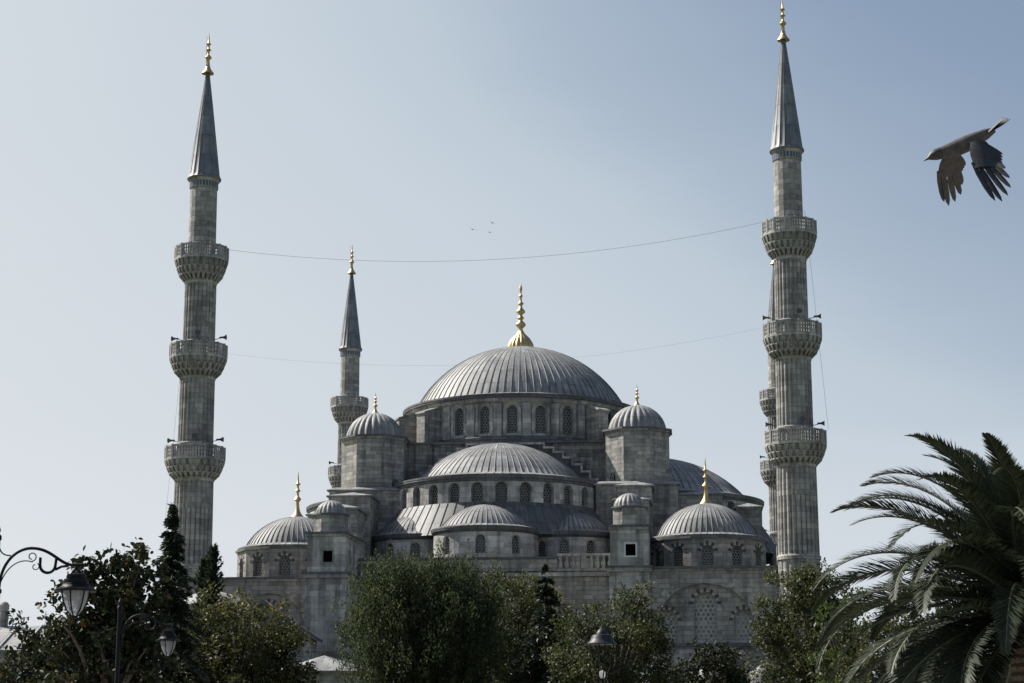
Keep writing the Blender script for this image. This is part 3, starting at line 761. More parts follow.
    for j in range(28):
        a = 2 * PI * j / 28; q = [(1.372 * math.cos(a + s * .075), 1.372 * math.sin(a + s * .075)) for s in (-1, 1)]
        mb.face([(q[0][0], q[0][1], zb - .85), (q[1][0], q[1][1], zb - .85), (q[1][0], q[1][1], zb - .3), (q[0][0], q[0][1], zb - .3)], 1)
    mb.build('tile_band', [ST, M['tile_blue']], root)
    mb = MB()
    ribbed(mb, [(1.6, zb), (1.62, zb + .12), (1.44, zb + .45), (1.02, zb + 4), (.6, zb + 7.6), (.16, zb + 11.1)], (0, 0), 18, hgt=.035, wid=.05, fade_to=.5)
    mb.build('spire', M['lead_spire'], root, smooth=32)
    f = finial(root, (0, 0, zb + 11.0), s=.82)
    mb = MB(); mb.tube([(-.12, -.15, zb + 11.1), (-.14, -.18, zb + 14.2)], .03, 6)
    mb.tube([(-.14, -.18, zb + 14.2), (-.14, -.18, zb + 14.9)], .015, 5); mb.build('lightning_rod', M['horn'], root)
    return root
mn = make_minaret()
def place_minaret(o, u, v, sz, label):
    p = C0 + Matrix.Rotation(ROT, 3, 'Z') @ Vector((u, v, 0)); o.location = p; o.rotation_euler = (0, 0, ROT); o.scale = (1, 1, sz)
    tag(o, label, 'minaret', 'minarets around the mosque')
place_minaret(mn, 27.85, -40.5, 1.0, 'tall minaret on the right with three balconies, nearest the palm')
place_minaret(copy_tree(mn), -27.6, -40.5, .978, 'tall minaret on the left with three balconies, rising behind the pointed dark conifer')
place_minaret(copy_tree(mn), -27.6, 40.5, .976, 'smaller far minaret rising behind the left weight tower of the mosque')
place_minaret(copy_tree(mn), 30.1, 40.5, .976, 'far minaret mostly hidden behind the tall right minaret, only its left edge showing')

# ---- ropes and wires between the minarets
def L2W(u, v, z): return C0 + Matrix.Rotation(ROT, 3, 'Z') @ Vector((u, v, z))
def rope(a, b, sag, label, rad=.022, name='rope', group=None, n=40):
    mb = MB(); pts = []
    for i in range(n + 1):
        t = i / n; p = a.lerp(b, t); p.z -= sag * 4 * t * (1 - t); pts.append(p)
    mb.tube(pts, rad, 5); o = mb.build(name, M['cable']); tag(o, label, 'rope', group)
rope(L2W(-25.3, -40.5, 48.3), L2W(25.5, -40.5, 49.7), 2.3, 'thin rope sagging between the upper balconies of the two tall minarets', .014)
rope(L2W(-25.1, -40.5, 38.2), L2W(25.3, -40.5, 39.7), 2.2, 'thin rope sagging between the middle balconies of the two tall minarets', .006)
rope(L2W(29.3, -41.0, 50.6), L2W(30.8, -41.0, 30.0), -.15, 'thin cable hanging down the right side of the right tall minaret', .012, 'cable')
rope(L2W(-29.0, -41.0, 38.5), L2W(-30.1, -41.0, 22), .1, 'thin cable hanging down the left side of the left tall minaret', .01, 'cable')

# ================================================================== LOW BUILDINGS BY THE TREES
def local_part(root, mb, name, mats, parent=None, smooth=None): return mb.build(name, mats, parent or root, smooth)
# six-sided kiosk with a lead roof, in front of the stair tower
p = P(324, 683, 163); k = empty('kiosk', (p.x, 163, 0)); tag(k, 'low stone kiosk with pale hipped lead roof at the foot of the left stair tower', 'kiosk')
mb = MB(); h8 = octagon((0, 0), 4.1, 6, 0); mb.prism(h8, 0, 7.75); mb.build('wall', SU, k)
mb = MB(); e8 = octagon((0, 0), 4.7, 6, 0)
mb.prism(e8, 7.753, 7.95, 1)
for i in range(6):
    a, b = e8[i], e8[(i + 1) % 6]; mb.face([(a[0], a[1], 7.953), (b[0], b[1], 7.953), (0, 0, 9.35)], 0)
mb.build('roof', [LE, LD], k)
# gabled wing left of the stair tower
p0 = P(308, 624, 172); p1 = P(317, 634, 172)
k = empty('side_building', (p1.x, 172, 0)); tag(k, 'small stone building with sloping dark eave behind the leafy tree left of the stair tower', 'building')
mb = MB(); W = 9.0; zt = p1.z; rise = 3.0
mb.face([(-W, 0, 0), (-.5, 0, 0), (-.5, 0, zt - .3), (-W / 2 - .25, 0, zt + rise - .3), (-W, 0, zt - .3)]); mb.face([(-.5, 0, 0), (-.5, 5, 0), (-.5, 5, zt - .3), (-.5, 0, zt - .3)])
mb.face([(-W, 5, 0), (-W, 0, 0), (-W, 0, zt - .3), (-W, 5, zt - .3)]); mb.build('wall', SU, k)
mb = MB()
for sg in (0, 1):
    x0 = 0 if sg == 0 else -W - .5; xm = -W / 2 - .25
    a = [(x0, -.6, zt - .25), (xm, -.6, zt + rise), (xm, 5.2, zt + rise), (x0, 5.2, zt - .25)]
    mb.face(a, 0); mb.face([(q[0], q[1], q[2] - .3) for q in a], 1)
    mb.face([a[0], a[1], (a[1][0], a[1][1], a[1][2] - .3), (a[0][0], a[0][1], a[0][2] - .3)], 1); mb.face([a[0], a[3], (a[3][0], a[3][1], a[3][2] - .3), (a[0][0], a[0][1], a[0][2] - .3)], 1)
mb.build('roof', [LE, LD], k)
# lead vaulted roof beside the left minaret
p = P(208, 606, 166); k = empty('lead_roofed_lodge', (p.x, 166, 0)); tag(k, 'low lodge with bright rounded lead roof seen through the leaves below the left minaret', 'building')
mb = MB(); mb.box(-3.2, 3.2, 0, 5, 0, p.z - .05); mb.build('wall', SU, k)
mb = MB(); mb.lathe([(3.7, p.z - .05), (3.7, p.z + .12)] + cap_profile(3.5, p.z + .15, 1.25, 8, .02), 32, (0, 2.5)); mb.build('roof', LE, k, smooth=40)
# house at the far left edge
p = P(5, 648, 82); hz = p.z; k = empty('house', (p.x, 82, 0)); tag(k, 'low house with weathered pale lead roof and stone chimney at the left edge', 'house')
mb = MB(); mb.box(-7, 2.2, 0, 6, 0, hz - .1); mb.build('wall', SU, k)
rf = MB(); rz = P(5, 626, 85).z
rf.face([(-7.3, -.4, hz - .1), (2.5, -.4, hz - .1), (2.5, 3, rz), (-7.3, 3, rz)]); rf.face([(-7.3, 6.4, hz - .1), (2.5, 6.4, hz - .1), (2.5, 3, rz), (-7.3, 3, rz)])
rf.box(-7.3, 2.5, -.45, -.402, hz - .25, hz - .1, 1)
for q in range(10):
    x = -7.2 + q; rf.tube([(x, -.4, hz - .07), (x, 3, rz + .03)], .05, 5)
r_ = rf.build('roof', [LE, LD], k)
cb = MB(); a = P(0, 600, 85).x - p.x; b = P(9.5, 600, 85).x - p.x; zc = P(5, 603, 85).z; r = (b - a) / 2
cb.lathe([(r * .96, rz - .8), (r * .94, rz + .25), (r * 1.02, rz + .28), (r * .97, zc - .3), (r * 1.05, zc - .25), (r * 1.05, zc - .1)] + cap_profile(r, zc - .08, r * .7, 6, .01), 14, ((a + b) / 2, 3)); cb.build('chimney', M['stone'], r_)

# ================================================================== TREES
LEAF = {
 'ash': leaf('ash_leaves', [(0, (.013, .018, .010)), (.5, (.037, .049, .025)), (.85, (.072, .09, .035)), (1, (.11, .12, .038))], rough=.6, spec=.2, trans=.4),
 'plane': leaf('plane_leaves', [(0, (.018, .024, .011)), (.5, (.042, .05, .02)), (.82, (.08, .082, .028)), (1, (.13, .11, .035))], rough=.55, spec=.25),
 'plane_warm': leaf('turning_leaves', [(0, (.02, .025, .011)), (.5, (.042, .048, .018)), (.82, (.08, .077, .025)), (1, (.14, .10, .03))], rough=.55, spec=.25),
 'sapling': leaf('bright_leaves', [(0, (.026, .038, .013)), (.6, (.052, .072, .022)), (1, (.10, .115, .035))], spec=.25),
 'magnolia': leaf('broad_dark_leaves', [(0, (.010, .014, .008)), (.6, (.022, .028, .012)), (.92, (.045, .046, .017)), (1, (.14, .075, .02))], rough=.6, trans=.2, spec=.15),
 'conifer': leaf('conifer_needles', [(0, (.014, .022, .014)), (.6, (.032, .045, .026)), (1, (.07, .08, .04))], trans=.15, spec=.2),
 'palm': leaf('palm_leaflets', [(0, (.012, .017, .011)), (.6, (.032, .042, .025)), (1, (.05, .056, .032))], rough=.55, trans=.15, spec=.2),
}
def leaf_mesh(name, pos, nrm, ax, L, Wd, tone, mat, parent, cupped=.18, oval=False):
    """one leaf = a folded diamond of two quads' worth of triangles"""
    n = len(pos)
    ax = ax / np.linalg.norm(ax, axis=1, keepdims=True)
    side = np.cross(nrm, ax); side /= np.linalg.norm(side, axis=1, keepdims=True) + 1e-9
    nn = np.cross(ax, side)
    L = L[:, None]; Wd = Wd[:, None]
    base = pos - ax * L * .5; tip = pos + ax * L * .5
    a = pos - side * Wd * .5 + nn * Wd * cupped; b = pos + side * Wd * .5 + nn * Wd * cupped
    if oval:
        s1, s2 = side * Wd * .5, nn * Wd * cupped
        v = np.stack([base, pos - ax * L * .22 - s1 * .85 + s2, pos + ax * L * .18 - s1 + s2, tip, pos + ax * L * .18 + s1 + s2, pos - ax * L * .22 + s1 * .85 + s2], 1).reshape(-1, 3)
        nv, tr_ = 6, [0, 1, 2, 0, 2, 3, 0, 3, 4, 0, 4, 5]
    else:
        v = np.stack([base, a, tip, b], 1).reshape(-1, 3); nv, tr_ = 4, [0, 1, 2, 0, 2, 3]
    nt_ = len(tr_) // 3
    me = bpy.data.meshes.new(name); me.vertices.add(nv * n); me.vertices.foreach_set('co', v.astype(np.float32).ravel())
    idx = (np.arange(n)[:, None] * nv + np.array(tr_)[None, :]).ravel()
    me.loops.add(3 * nt_ * n); me.loops.foreach_set('vertex_index', idx.astype(np.int32))
    me.polygons.add(nt_ * n); me.polygons.foreach_set('loop_start', np.arange(0, 3 * nt_ * n, 3, dtype=np.int32)); me.polygons.foreach_set('loop_total', np.full(nt_ * n, 3, np.int32))
    at = me.attributes.new('tone', 'FLOAT', 'FACE'); at.data.foreach_set('value', np.repeat(tone, nt_).astype(np.float32))
    me.materials.append(mat); me.update(); me.validate()
    o = bpy.data.objects.new(name, me); col.objects.link(o); o.parent = parent
    return o

def limb(mb, rng, a, b, r0, r1, wob=.12):
    a, b = np.array(a, float), np.array(b, float); L = np.linalg.norm(b - a); pts = []; n = 5
    for i in range(n + 1):
        t = i / n; q = a + (b - a) * t + rng.normal(0, wob * L * .12, 3) * math.sin(PI * t); q[2] += .1 * L * math.sin(PI * t); pts.append(q)
    mb.tube(pts, [r0 + (r1 - r0) * i / n for i in range(n + 1)], 6)

def broadleaf(name, x, ytop, hw, Y, mat, label, cat='tree', seed=1, leafsize=.2, dens=1.0, zlow=1.2, spiky=.0, clump=.9, gap=.75, group=None, aspect=None, lobes=None, tone_shift=0., shape_pow=2.2, cluster=5, lw=.55):
    rng = np.random.default_rng(seed)
    top = P(x, ytop, Y); W_ = hw * (Y * 1.0) / F_PX * 1.02
    H = top.z; root = empty(name, (top.x, Y, 0)); tag(root, label, cat, group)
    zc = (H + zlow) / 2; hz_ = (H - zlow) / 2
    cen = []
    target = int(dens * 5.5 * (W_ * W_ * hz_) / (clump ** 3) * .42) + 25
    lob = lobes or [(0, 0, 1.0)]
    tries = 0
    while len(cen) < target and tries < 60000:
        tries += 1
        d = rng.normal(0, 1, 3); d /= np.linalg.norm(d); rr = rng.random() ** (1 / 3.0)
        rr = .45 + .55 * rr if rng.random() < .8 else rr
        lx, lz, ls = lob[rng.integers(len(lob))]
        th = math.atan2(d[1], d[0]); wob = 1 + .2 * math.sin(3 * th + seed) * math.cos(4 * d[2] + seed) + .11 * math.sin(7 * th + 2 * seed + 5 * d[2])
        q = d * rr * wob
        wz = abs(q[2]) ** shape_pow
        c = np.array([lx * W_ + q[0] * W_ * ls, q[1] * W_ * ls * .9, zc + lz * hz_ + q[2] * hz_ * ls])
        if c[2] > H - clump * .35 or c[2] < zlow * .6: continue
        if rng.random() > gap and rr > .8: continue
        cen.append(c)
    cen = np.array(cen); m = len(cen)
    # leaves: several twigs per clump, a few leaves on each twig
    nl = int(90 * (clump / .9) ** 2 * (.2 / leafsize) ** 1.6)
    k = m * nl
    ci = np.repeat(np.arange(m), nl)
    crad = clump * rng.uniform(.55, 1.15, m)
    tw = rng.normal(0, 1, (m, nl // cluster + 1, 3)); tw /= np.linalg.norm(tw, axis=2, keepdims=True); tw *= rng.random((m, nl // cluster + 1, 1)) ** (1 / 2.2)
    ti = np.tile(np.arange(nl) // cluster, m)
    off = tw[ci, ti]
    off = off * np.array([1, 1, .8 + spiky * 1.1]); 
    pos = cen[ci] + off * crad[ci][:, None] + rng.normal(0, leafsize * .55, (k, 3))
    if spiky: pos[:, 2] += spiky * rng.random(k) ** 2 * .6
    keep = (pos[:, 2] > .3); pos = pos[keep]; ci = ci[keep]; k = len(pos)
    out = pos - np.array([0, 0, zc]); out /= np.linalg.norm(out, axis=1, keepdims=True)
    nrm = rng.normal(0, 1, (k, 3)) * .8 + out * .5 + np.array([0, 0, .5]); nrm /= np.linalg.norm(nrm, axis=1, keepdims=True)
    ax = rng.normal(0, 1, (k, 3)) + np.array([0, 0, -.25 + spiky * 2.2]) + out * .35
    ctone = rng.normal(0, .13, m)
    tone = np.clip(.45 + tone_shift + ctone[ci] + rng.normal(0, .2, k), 0, 1)
    L = leafsize * rng.uniform(.7, 1.35, k)
    leaf_mesh('crown', pos, nrm, ax, L, L * lw, tone, mat, root, oval=(name == 'magnolia_tree'))
    mb = MB(); tr = max(.12, .045 * H)
    pts = [(0, 0, -.05), (tr * .3, 0, H * .18), (-tr * .3, tr * .4, H * .38), (0, 0, H * .62), (0, 0, H * .8)]
    mb.tube(pts, [tr, tr * .8, tr * .62, tr * .35, tr * .12], 9)
    for i in rng.choice(m, min(m, 46), replace=False):
        c = cen[i]; z0 = min(max(c[2] * .55, H * .15), H * .6); limb(mb, rng, (0, 0, z0), c, tr * .28, .02)
    mb.build('trunk', M['bark'], root, smooth=60)
    return root

broadleaf('broadleaf_tree', 425, 562, 76, 105, LEAF['ash'], 'large round dense green tree with upright leafy shoots below the central half dome', seed=3, leafsize=.155, spiky=.9, dens=2.6, clump=.72, gap=.85, lw=.42, cluster=6, lobes=[(0, -.05, 1), (-.36, .28, .66), (.36, .26, .66), (0, .36, .64)])
broadleaf('broadleaf_tree', 515, 571, 58, 118, LEAF['plane_warm'], 'olive leafy tree just right of and behind the big round green tree', seed=5, leafsize=.19, dens=1.9, clump=.95)
broadleaf('broadleaf_tree', 616, 583, 55, 96, LEAF['plane'], 'spreading olive leafy tree behind the single post-top street lantern', seed=8, leafsize=.17, dens=1.7, clump=.8, gap=.75)
broadleaf('shrub_tree', 713, 640, 36, 122, LEAF['magnolia'], 'small dark rounded tree in front of the tall latticed window', seed=11, leafsize=.26, dens=2, clump=.8)
broadleaf('broadleaf_tree', 809, 562, 52, 98, LEAF['plane'], 'rounded olive leafy tree at the foot of the right tall minaret', seed=13, leafsize=.165, dens=2.3, clump=.8, gap=.85)
broadleaf('broadleaf_tree', 842, 590, 26, 84, LEAF['sapling'], 'brighter green slender tree squeezed between the rounded tree and the palm', seed=17, leafsize=.22, dens=1.6, clump=.7)
broadleaf('broadleaf_tree', 908, 598, 58, 80, LEAF['plane'], 'dark olive tree seen through the lower fronds of the palm', seed=37, leafsize=.2, dens=2, clump=.8)
broadleaf('broadleaf_tree', 1004, 642, 46, 78, LEAF['sapling'], 'light green tree showing low behind the palm fronds near the right edge', seed=19, leafsize=.22, dens=1.5, clump=.8)
broadleaf('broadleaf_tree', 238, 582, 68, 98, LEAF['plane_warm'], 'yellowing leafy tree with ragged shoots in front of the left corner dome wall', seed=23, leafsize=.19, dens=1.8, clump=.85, gap=.7, lobes=[(0, -.12, .9), (-.5, -.05, .55), (.05, .02, .98), (.62, .05, .5), (.7, -.35, .5), (-.1, -.4, .9)], tone_shift=.06)
broadleaf('magnolia_tree', 118, 522, 68, 47, LEAF['magnolia'], 'tall open tree with big glossy dark leaves beside the hanging street lantern', seed=29, leafsize=.155, dens=.9, clump=.34, gap=.42, lobes=[(.0, .15, .6), (.18, .32, .52), (-.25, -.02, .75), (0, -.35, 1.1)], cluster=9, lw=.55)
broadleaf('magnolia_tree', 62, 610, 66, 55, LEAF['magnolia'], 'broad dark glossy tree with some rusty leaves filling the lower left corner', seed=31, leafsize=.155, dens=3.2, clump=.55, gap=.9, shape_pow=4, lobes=[(0, 0, 1), (.5, -.05, .8), (-.3, .12, .6), (.1, .2, .7), (-.3, -.35, .75), (.2, -.4, 1.1), (1.1, -.5, 1.0), (-.75, -.75, .6), (-1.15, -.8, .5)], tone_shift=.03, lw=.5)

def conifer(name, x, ytop, hw, Y, label, seed, slope=1.0, layers=26, droop=.35, zlow=.8, dense=1.0, needle=.16, group=None):
    rng = np.random.default_rng(seed); top = P(x, ytop, Y); H = top.z; W_ = hw * Y / F_PX
    root = empty(name, (top.x, Y, 0)); tag(root, label, 'tree', group)
    pos = []; axs = []; tn = []
    mb = MB(); mb.tube([(0, 0, -.05), (0, 0, H * .5), (0, 0, H * .985)], [.03 * H * .6, .016 * H * .7, .012], 8)
    for i in range(layers):
        t = (i + rng.random() * .6) / layers; z = zlow + (H - zlow) * t
        rad = W_ * (1 - t) ** slope * rng.uniform(.8, 1.12) + .06
        nb = max(5, int(11 * (1 - t * .5) * dense))
        for b in range(nb):
            a = 2 * PI * (b + rng.random()) / nb; r = rad * rng.uniform(.5, 1.3)
            tip = np.array([math.cos(a) * r, math.sin(a) * r, z - droop * r + rng.normal(0, .08)])
            mb.tube([(0, 0, z), tuple(tip * np.array([.55, .55, 1]) + np.array([0, 0, .45 * (z - tip[2])])), tuple(tip)], [.025, .016, .006], 4)
            n = int((30 + 55 * r) * dense * .16 / needle)
            s = rng.random(n) ** .8; p0 = np.array([0, 0, z])
            q = p0 + (tip - p0) * s[:, None]; q[:, 2] += .25 * droop * r * np.sin(PI * s)
            wdt = .11 * r * (1.15 - s) + .04
            sd = np.array([-math.sin(a), math.cos(a), 0]); ss = rng.normal(0, 1, n)
            q += sd * (ss * wdt)[:, None]; q[:, 2] += rng.normal(0, .05, n) - .1 * np.abs(ss) * wdt
            pos.append(q); d = (tip - p0) / (np.linalg.norm(tip - p0) + 1e-9)
            axs.append(d[None, :] * .8 + sd[None, :] * (np.sign(ss) * .7)[:, None] + rng.normal(0, .3, (n, 3))); tn.append(np.full(n, rng.normal(.45, .15)))
    pos = np.concatenate(pos); axs = np.concatenate(axs); tn = np.clip(np.concatenate(tn) + rng.normal(0, .15, len(pos)), 0, 1)
    n = len(pos); nrm = rng.normal(0, .5, (n, 3)) + np.array([0, 0, 1.0]); L = needle * 1.5 * rng.uniform(.7, 1.3, n)
    leaf_mesh('crown', pos, nrm, axs, L, L * .4, tn, LEAF['conifer'], root)
    mb.build('trunk', M['bark'], root); return root
conifer('conifer_tree', 173, 505, 66, 60, 'tall pointed dark conifer standing in front of the left tall minaret', 41, slope=1.0, layers=34, dense=1.2, needle=.12)
conifer('conifer_tree', 545, 565, 72, 102, 'dark pointed conifer between the two olive leafy trees below the terrace', 43, slope=.85, layers=26, needle=.22)
conifer('cypress_tree', 214, 546, 14, 150, 'thin dark cypress just right of the left minaret, the taller of a pair', 45, slope=.5, layers=40, droop=-.8, dense=.55, needle=.3, zlow=8)
conifer('cypress_tree', 204, 558, 12, 152, 'thin dark cypress against the left minaret, the shorter of a pair', 47, slope=.5, layers=36, droop=-.8, dense=.55, needle=.3, zlow=8)

# ------------------------------------------------------------------ date palm
def frond_mesh(seed, Lf=4.0, curl=1.0):
    rng = np.random.default_rng(seed); n = 26; th = 0.0; p = np.zeros(3); pts = [p.copy()]; ths = [0.0]
    # local: grows along +X, bends down in -Z
    for i in range(n):
        t = (i + 1) / n; th -= curl * (.012 + .085 * t ** 1.6); p = p + np.array([math.cos(th), 0, math.sin(th)]) * Lf / n; pts.append(p.copy()); ths.append(th)
    mb = MB(); mb.tube(pts, [.045 * (1 - .9 * (i / n)) + .004 for i in range(n + 1)], 5)
    pts = np.array(pts); ths = np.array(ths)
    NP = 150
    verts = []; faces = []; tone = []
    for j in range(NP):
        t = .10 + .9 * j / (NP - 1); s = t * n; i = min(int(s), n - 1); fr = s - i
        q = pts[i] * (1 - fr) + pts[i + 1] * fr; a = ths[i] * (1 - fr) + ths[i + 1] * fr
        T = np.array([math.cos(a), 0, math.sin(a)]); U = np.array([-math.sin(a), 0, math.cos(a)])
        ln = (.54 * math.sin(PI * min(1, t * .82 + .17)) ** .75 + .05) * rng.uniform(.88, 1.08) * Lf / 4
        for sg in (-1, 1):
            fwd = .55 + .55 * t; up = rng.uniform(.1, .42) - .1 * t
            d = T * fwd + np.array([0, sg * 1.0, 0]) * (1 - .25 * t) + U * up; d /= np.linalg.norm(d)
            mid = q + d * ln * .5; tip = q + d * ln + np.array([0, 0, -.10 * ln * rng.uniform(.3, 1.6)])
            wv = np.cross(d, U); wv /= np.linalg.norm(wv); wd = .02
            b = len(verts); verts += [q - wv * wd * .6, q + wv * wd * .6, mid + wv * wd, mid - wv * wd, tip]
            faces += [(b, b + 1, b + 2, b + 3), (b + 3, b + 2, b + 4)]; tn = float(np.clip(rng.normal(.4 + .15 * t, .15), 0, 1)); tone += [tn, tn]
    bv = len(mb.v); V = mb.v + [tuple(v) for v in verts]; Fc = mb.f + [tuple(bv + i for i in f) for f in faces]
    me = bpy.data.meshes.new('frond'); me.from_pydata(V, [], Fc); me.materials.append(LEAF['palm']); me.materials.append(M['rachis'])
    me.polygons.foreach_set('material_index', [1] * len(mb.f) + [0] * len(faces))
    at = me.attributes.new('tone', 'FLOAT', 'FACE'); at.data.foreach_set('value', [.9] * len(mb.f) + tone); me.update()
    return me
M['rachis'] = plain('palm_rachis', (.09, .09, .055), rough=.5)
PALM_Y = 40.0; pc = P(1028, 606, PALM_Y)
palm = empty('palm_tree', (pc.x, PALM_Y, 0)); tag(palm, 'big date palm with arching dark green fronds at the right edge', 'palm')
rng = random.Random(7)
fm_ = [frond_mesh(100 + i, 4.6, c) for i, c in enumerate((.8, 1.05, 1.3, 1.4, 1.35, 1.2, 1.05, .9))]
nf = 100
for i in range(nf):
    t = (i + .5) / nf
    elev = R(84 - 112 * t ** .95) + R(rng.uniform(-6, 6)); az = i * 2.39996 + rng.uniform(-.15, .15)
    o = bpy.data.objects.new('frond', fm_[min(7, max(0, int(t * 9 + rng.uniform(-1.4, 1.6))))]); col.objects.link(o); o.parent = palm
    o.location = (.16 * math.cos(az), .16 * math.sin(az), pc.z + .25 - .5 * t)
    o.rotation_euler = Matrix.Rotation(az, 3, 'Z').to_4x4().to_euler()
    o.rotation_euler = (Matrix.Rotation(az, 3, 'Z') @ Matrix.Rotation(-elev, 3, 'Y') @ Matrix.Rotation(R(rng.uniform(-25, 25)), 3, 'X')).to_euler()
    s = rng.uniform(.88, 1.05) * (1.0 if t > .08 else .88) * (1.0 + .06 * min(1, max(0, (t - .3) / .3))); o.scale = (s, s, s)
mb = MB(); prof = []
z = 0
while z < pc.z + .1: prof += [(.36, z), (.41, z + .1), (.36, z + .17)]; z += .18
mb.lathe(prof + [(.2, pc.z + .4)], 24, mod=lambda a: 1 + .05 * math.sin(9 * a)); mb.build('trunk', M['bark_palm'], palm)

# ================================================================== STREET LAMPS
M['milk'], t_, b_ = new_mat('frosted_lamp_glass')
b_.inputs['Base Color'].default_value = (.5, .52, .53, 1); b_.inputs['Roughness'].default_value = .3
tl_ = N(t_, 'ShaderNodeBsdfTranslucent'); tl_.inputs[0].default_value = (.6, .62, .63, 1); tp_ = N(t_, 'ShaderNodeBsdfTransparent'); tp_.inputs[0].default_value = (.86, .88, .9, 1)
m1_ = N(t_, 'ShaderNodeMixShader'); m1_.inputs[0].default_value = .65; m2_ = N(t_, 'ShaderNodeMixShader'); m2_.inputs[0].default_value = .52
t_.links.new(b_.outputs[0], m1_.inputs[1]); t_.links.new(tl_.outputs[0], m1_.inputs[2]); t_.links.new(m1_.outputs[0], m2_.inputs[1]); t_.links.new(tp_.outputs[0], m2_.inputs[2]); t_.links.new(m2_.outputs[0], t_.nodes['Material Output'].inputs[0])
def arm_lamp(pos, s, label):
    """pos: foot of the post; the arm reaches to +X; s scales the fittings"""
    root = empty('street_lamp', pos); tag(root, label, 'street lamp', 'street lamps with hanging lanterns on scrolled arms'); return root
def build_arm_lamp(root, zt):
    I = M['iron']; mb = MB()
    mb.lathe([(.16, 0), (.16, .5), (.1, .6), (.07, .75), (.052, 1.2), (.045, zt - .06), (.06, zt - .05), (.06, zt), (.03, zt + .03), (.045, zt + .08), (.0, zt + .2)], 14); mb.build('post', I, root, smooth=50)
    za = zt - .52           # arm attaches
    mb = MB()
    def bez(p0, p1, p2, p3, n=14): return [tuple((1 - t) ** 3 * np.array(p0) + 3 * (1 - t) ** 2 * t * np.array(p1) + 3 * (1 - t) * t * t * np.array(p2) + t ** 3 * np.array(p3)) for t in [i / n for i in range(n + 1)]]
    path = [(.06, 0, za - .30)] + bez((.06, 0, za - .15), (.07, 0, za + .18), (.26, 0, za + .36), (.46, 0, za + .36)) + bez((.46, 0, za + .36), (.72, 0, za + .36), (.82, 0, za + .16), (1.0, 0, za + .14))[1:] + [(1.16, 0, za + .145)]
    mb.tube(path, .02, 8)
    mb.tube(bez((.065, 0, za - .12), (.14, 0, za + .12), (.3, 0, za + .24), (.48, 0, za + .18)), .008, 6)
    def spiral(cx, cz, r, a0, turns, sg=1): return [(cx + r * (1 - .45 * t) * math.cos(a0 + sg * 2 * PI * turns * t), 0, cz + r * (1 - .45 * t) * math.sin(a0 + sg * 2 * PI * turns * t)) for t in [i / 20 for i in range(21)]]
    mb.tube(spiral(.47, za + .25, .06, R(-90), 1.0), .008, 6); mb.tube(spiral(.52, za + .12, .05, R(60), .9, -1), .007, 6)
    mb.tube([(.58 + .1 - .1 * math.cos(a), 0, za + .14 - .1 * math.sin(a)) for a in [PI * i / 12 for i in range(13)]] , .02, 8)
    mb.tube([(.58, 0, za + .14), (.58, 0, za + .24)], .019, 8); mb.tube([(.78, 0, za + .14), (.79, 0, za + .235)], .019, 8)
    mb.tube([(.78, 0, za + .08), (.86, 0, za + .12), (.95, 0, za + .13)], .018, 6)
    mb.tube(bez((.02, 0, za + .5), (.02, 0, za + .3), (.1, 0, za + .26), (.19, 0, za + .265)), .01, 6)
    mb.tube([(0, 0, za - .2), (.09, 0, za - .2)], .03, 8)
    mb.build('arm', I, root, smooth=50)
    lx, lz = 1.06, za + .13
    mb = MB(); mb.lathe([(.02, lz), (.025, lz - .05), (.055, lz - .06), (.075, lz - .1), (.12, lz - .115), (.13, lz - .15), (.125, lz - .165), (.155, lz - .175), (.16, lz - .21), (.155, lz - .225), (.18, lz - .235), (.19, lz - .27), (.27, lz - .31), (.265, lz - .335), (.18, lz - .32), (.0, lz - .31)], 28, (lx, 0)); mb.build('lamp_shade', I, root, smooth=50)
    gp = [(.165, lz - .325), (.165, lz - .36), (.145, lz - .46), (.1, lz - .57), (.03, lz - .655)]
    mb = MB(); mb.lathe(gp + [(.0, lz - .66)], 24, (lx, 0)); mb.build('lamp_glass', M['milk'], root, smooth=50)
    mb = MB()
    for k in range(6):
        a = R(20) + k * PI / 3; mb.tube([(lx + (r + .008) * math.cos(a), (r + .008) * math.sin(a), z) for r, z in gp], .011, 5)
    mb.lathe([(.04, lz - .645), (.045, lz - .665), (.0, lz - .70)], 12, (lx, 0)); mb.build('lantern_frame', I, root)
Y1 = 25.5; p = P(-1.5, 583, Y1); zt1 = P(1, 536, Y1).z
l1 = arm_lamp((p.x - .05, Y1, 0), 1, 'black street lamp arm with milky lantern hanging large against the sky at the left edge'); build_arm_lamp(l1, zt1)
Y2 = 42.0; zt2 = P(117, 607, Y2).z; sc2 = zt2 / zt1
l2 = copy_tree(l1); p = P(118.5, 640, Y2); l2.location = (p.x, Y2, zt2 - zt1); l2['label'] = 'black street lamp with hanging lantern in front of the dark glossy trees, the smaller'
# post-top lantern
Y3 = 36.0; p = P(602, 640, Y3); z3 = P(602, 644, Y3).z
l3 = empty('street_lamp', (p.x, Y3, 0)); tag(l3, 'post-top street lantern with domed grey cap standing before the spreading olive tree', 'street lamp')
mb = MB(); mb.lathe([(.17, 0), (.17, .6), (.1, .7), (.06, .9), (.05, z3 - .85), (.08, z3 - .8), (.08, z3 - .72), (.03, z3 - .7), (.03, z3 - .62)], 14); mb.build('post', M['iron'], l3, smooth=50)
M['cap_grey'] = plain('grey_painted_cap', (.018, .019, .021), rough=.5, var=.2, spec=.25)
mb = MB(); mb.lathe([(.0, z3 + .02), (.2, z3), (.265, z3 - .012), (.27, z3 + .01), (.22, z3 + .06), (.2, z3 + .11), (.19, z3 + .13), (.175, z3 + .16), (.11, z3 + .175), (.1, z3 + .21), (.05, z3 + .27), (.02, z3 + .285), (.015, z3 + .34), (0, z3 + .36)], 28); mb.build('lamp_cap', M['cap_grey'], l3, smooth=45)
mb = MB()
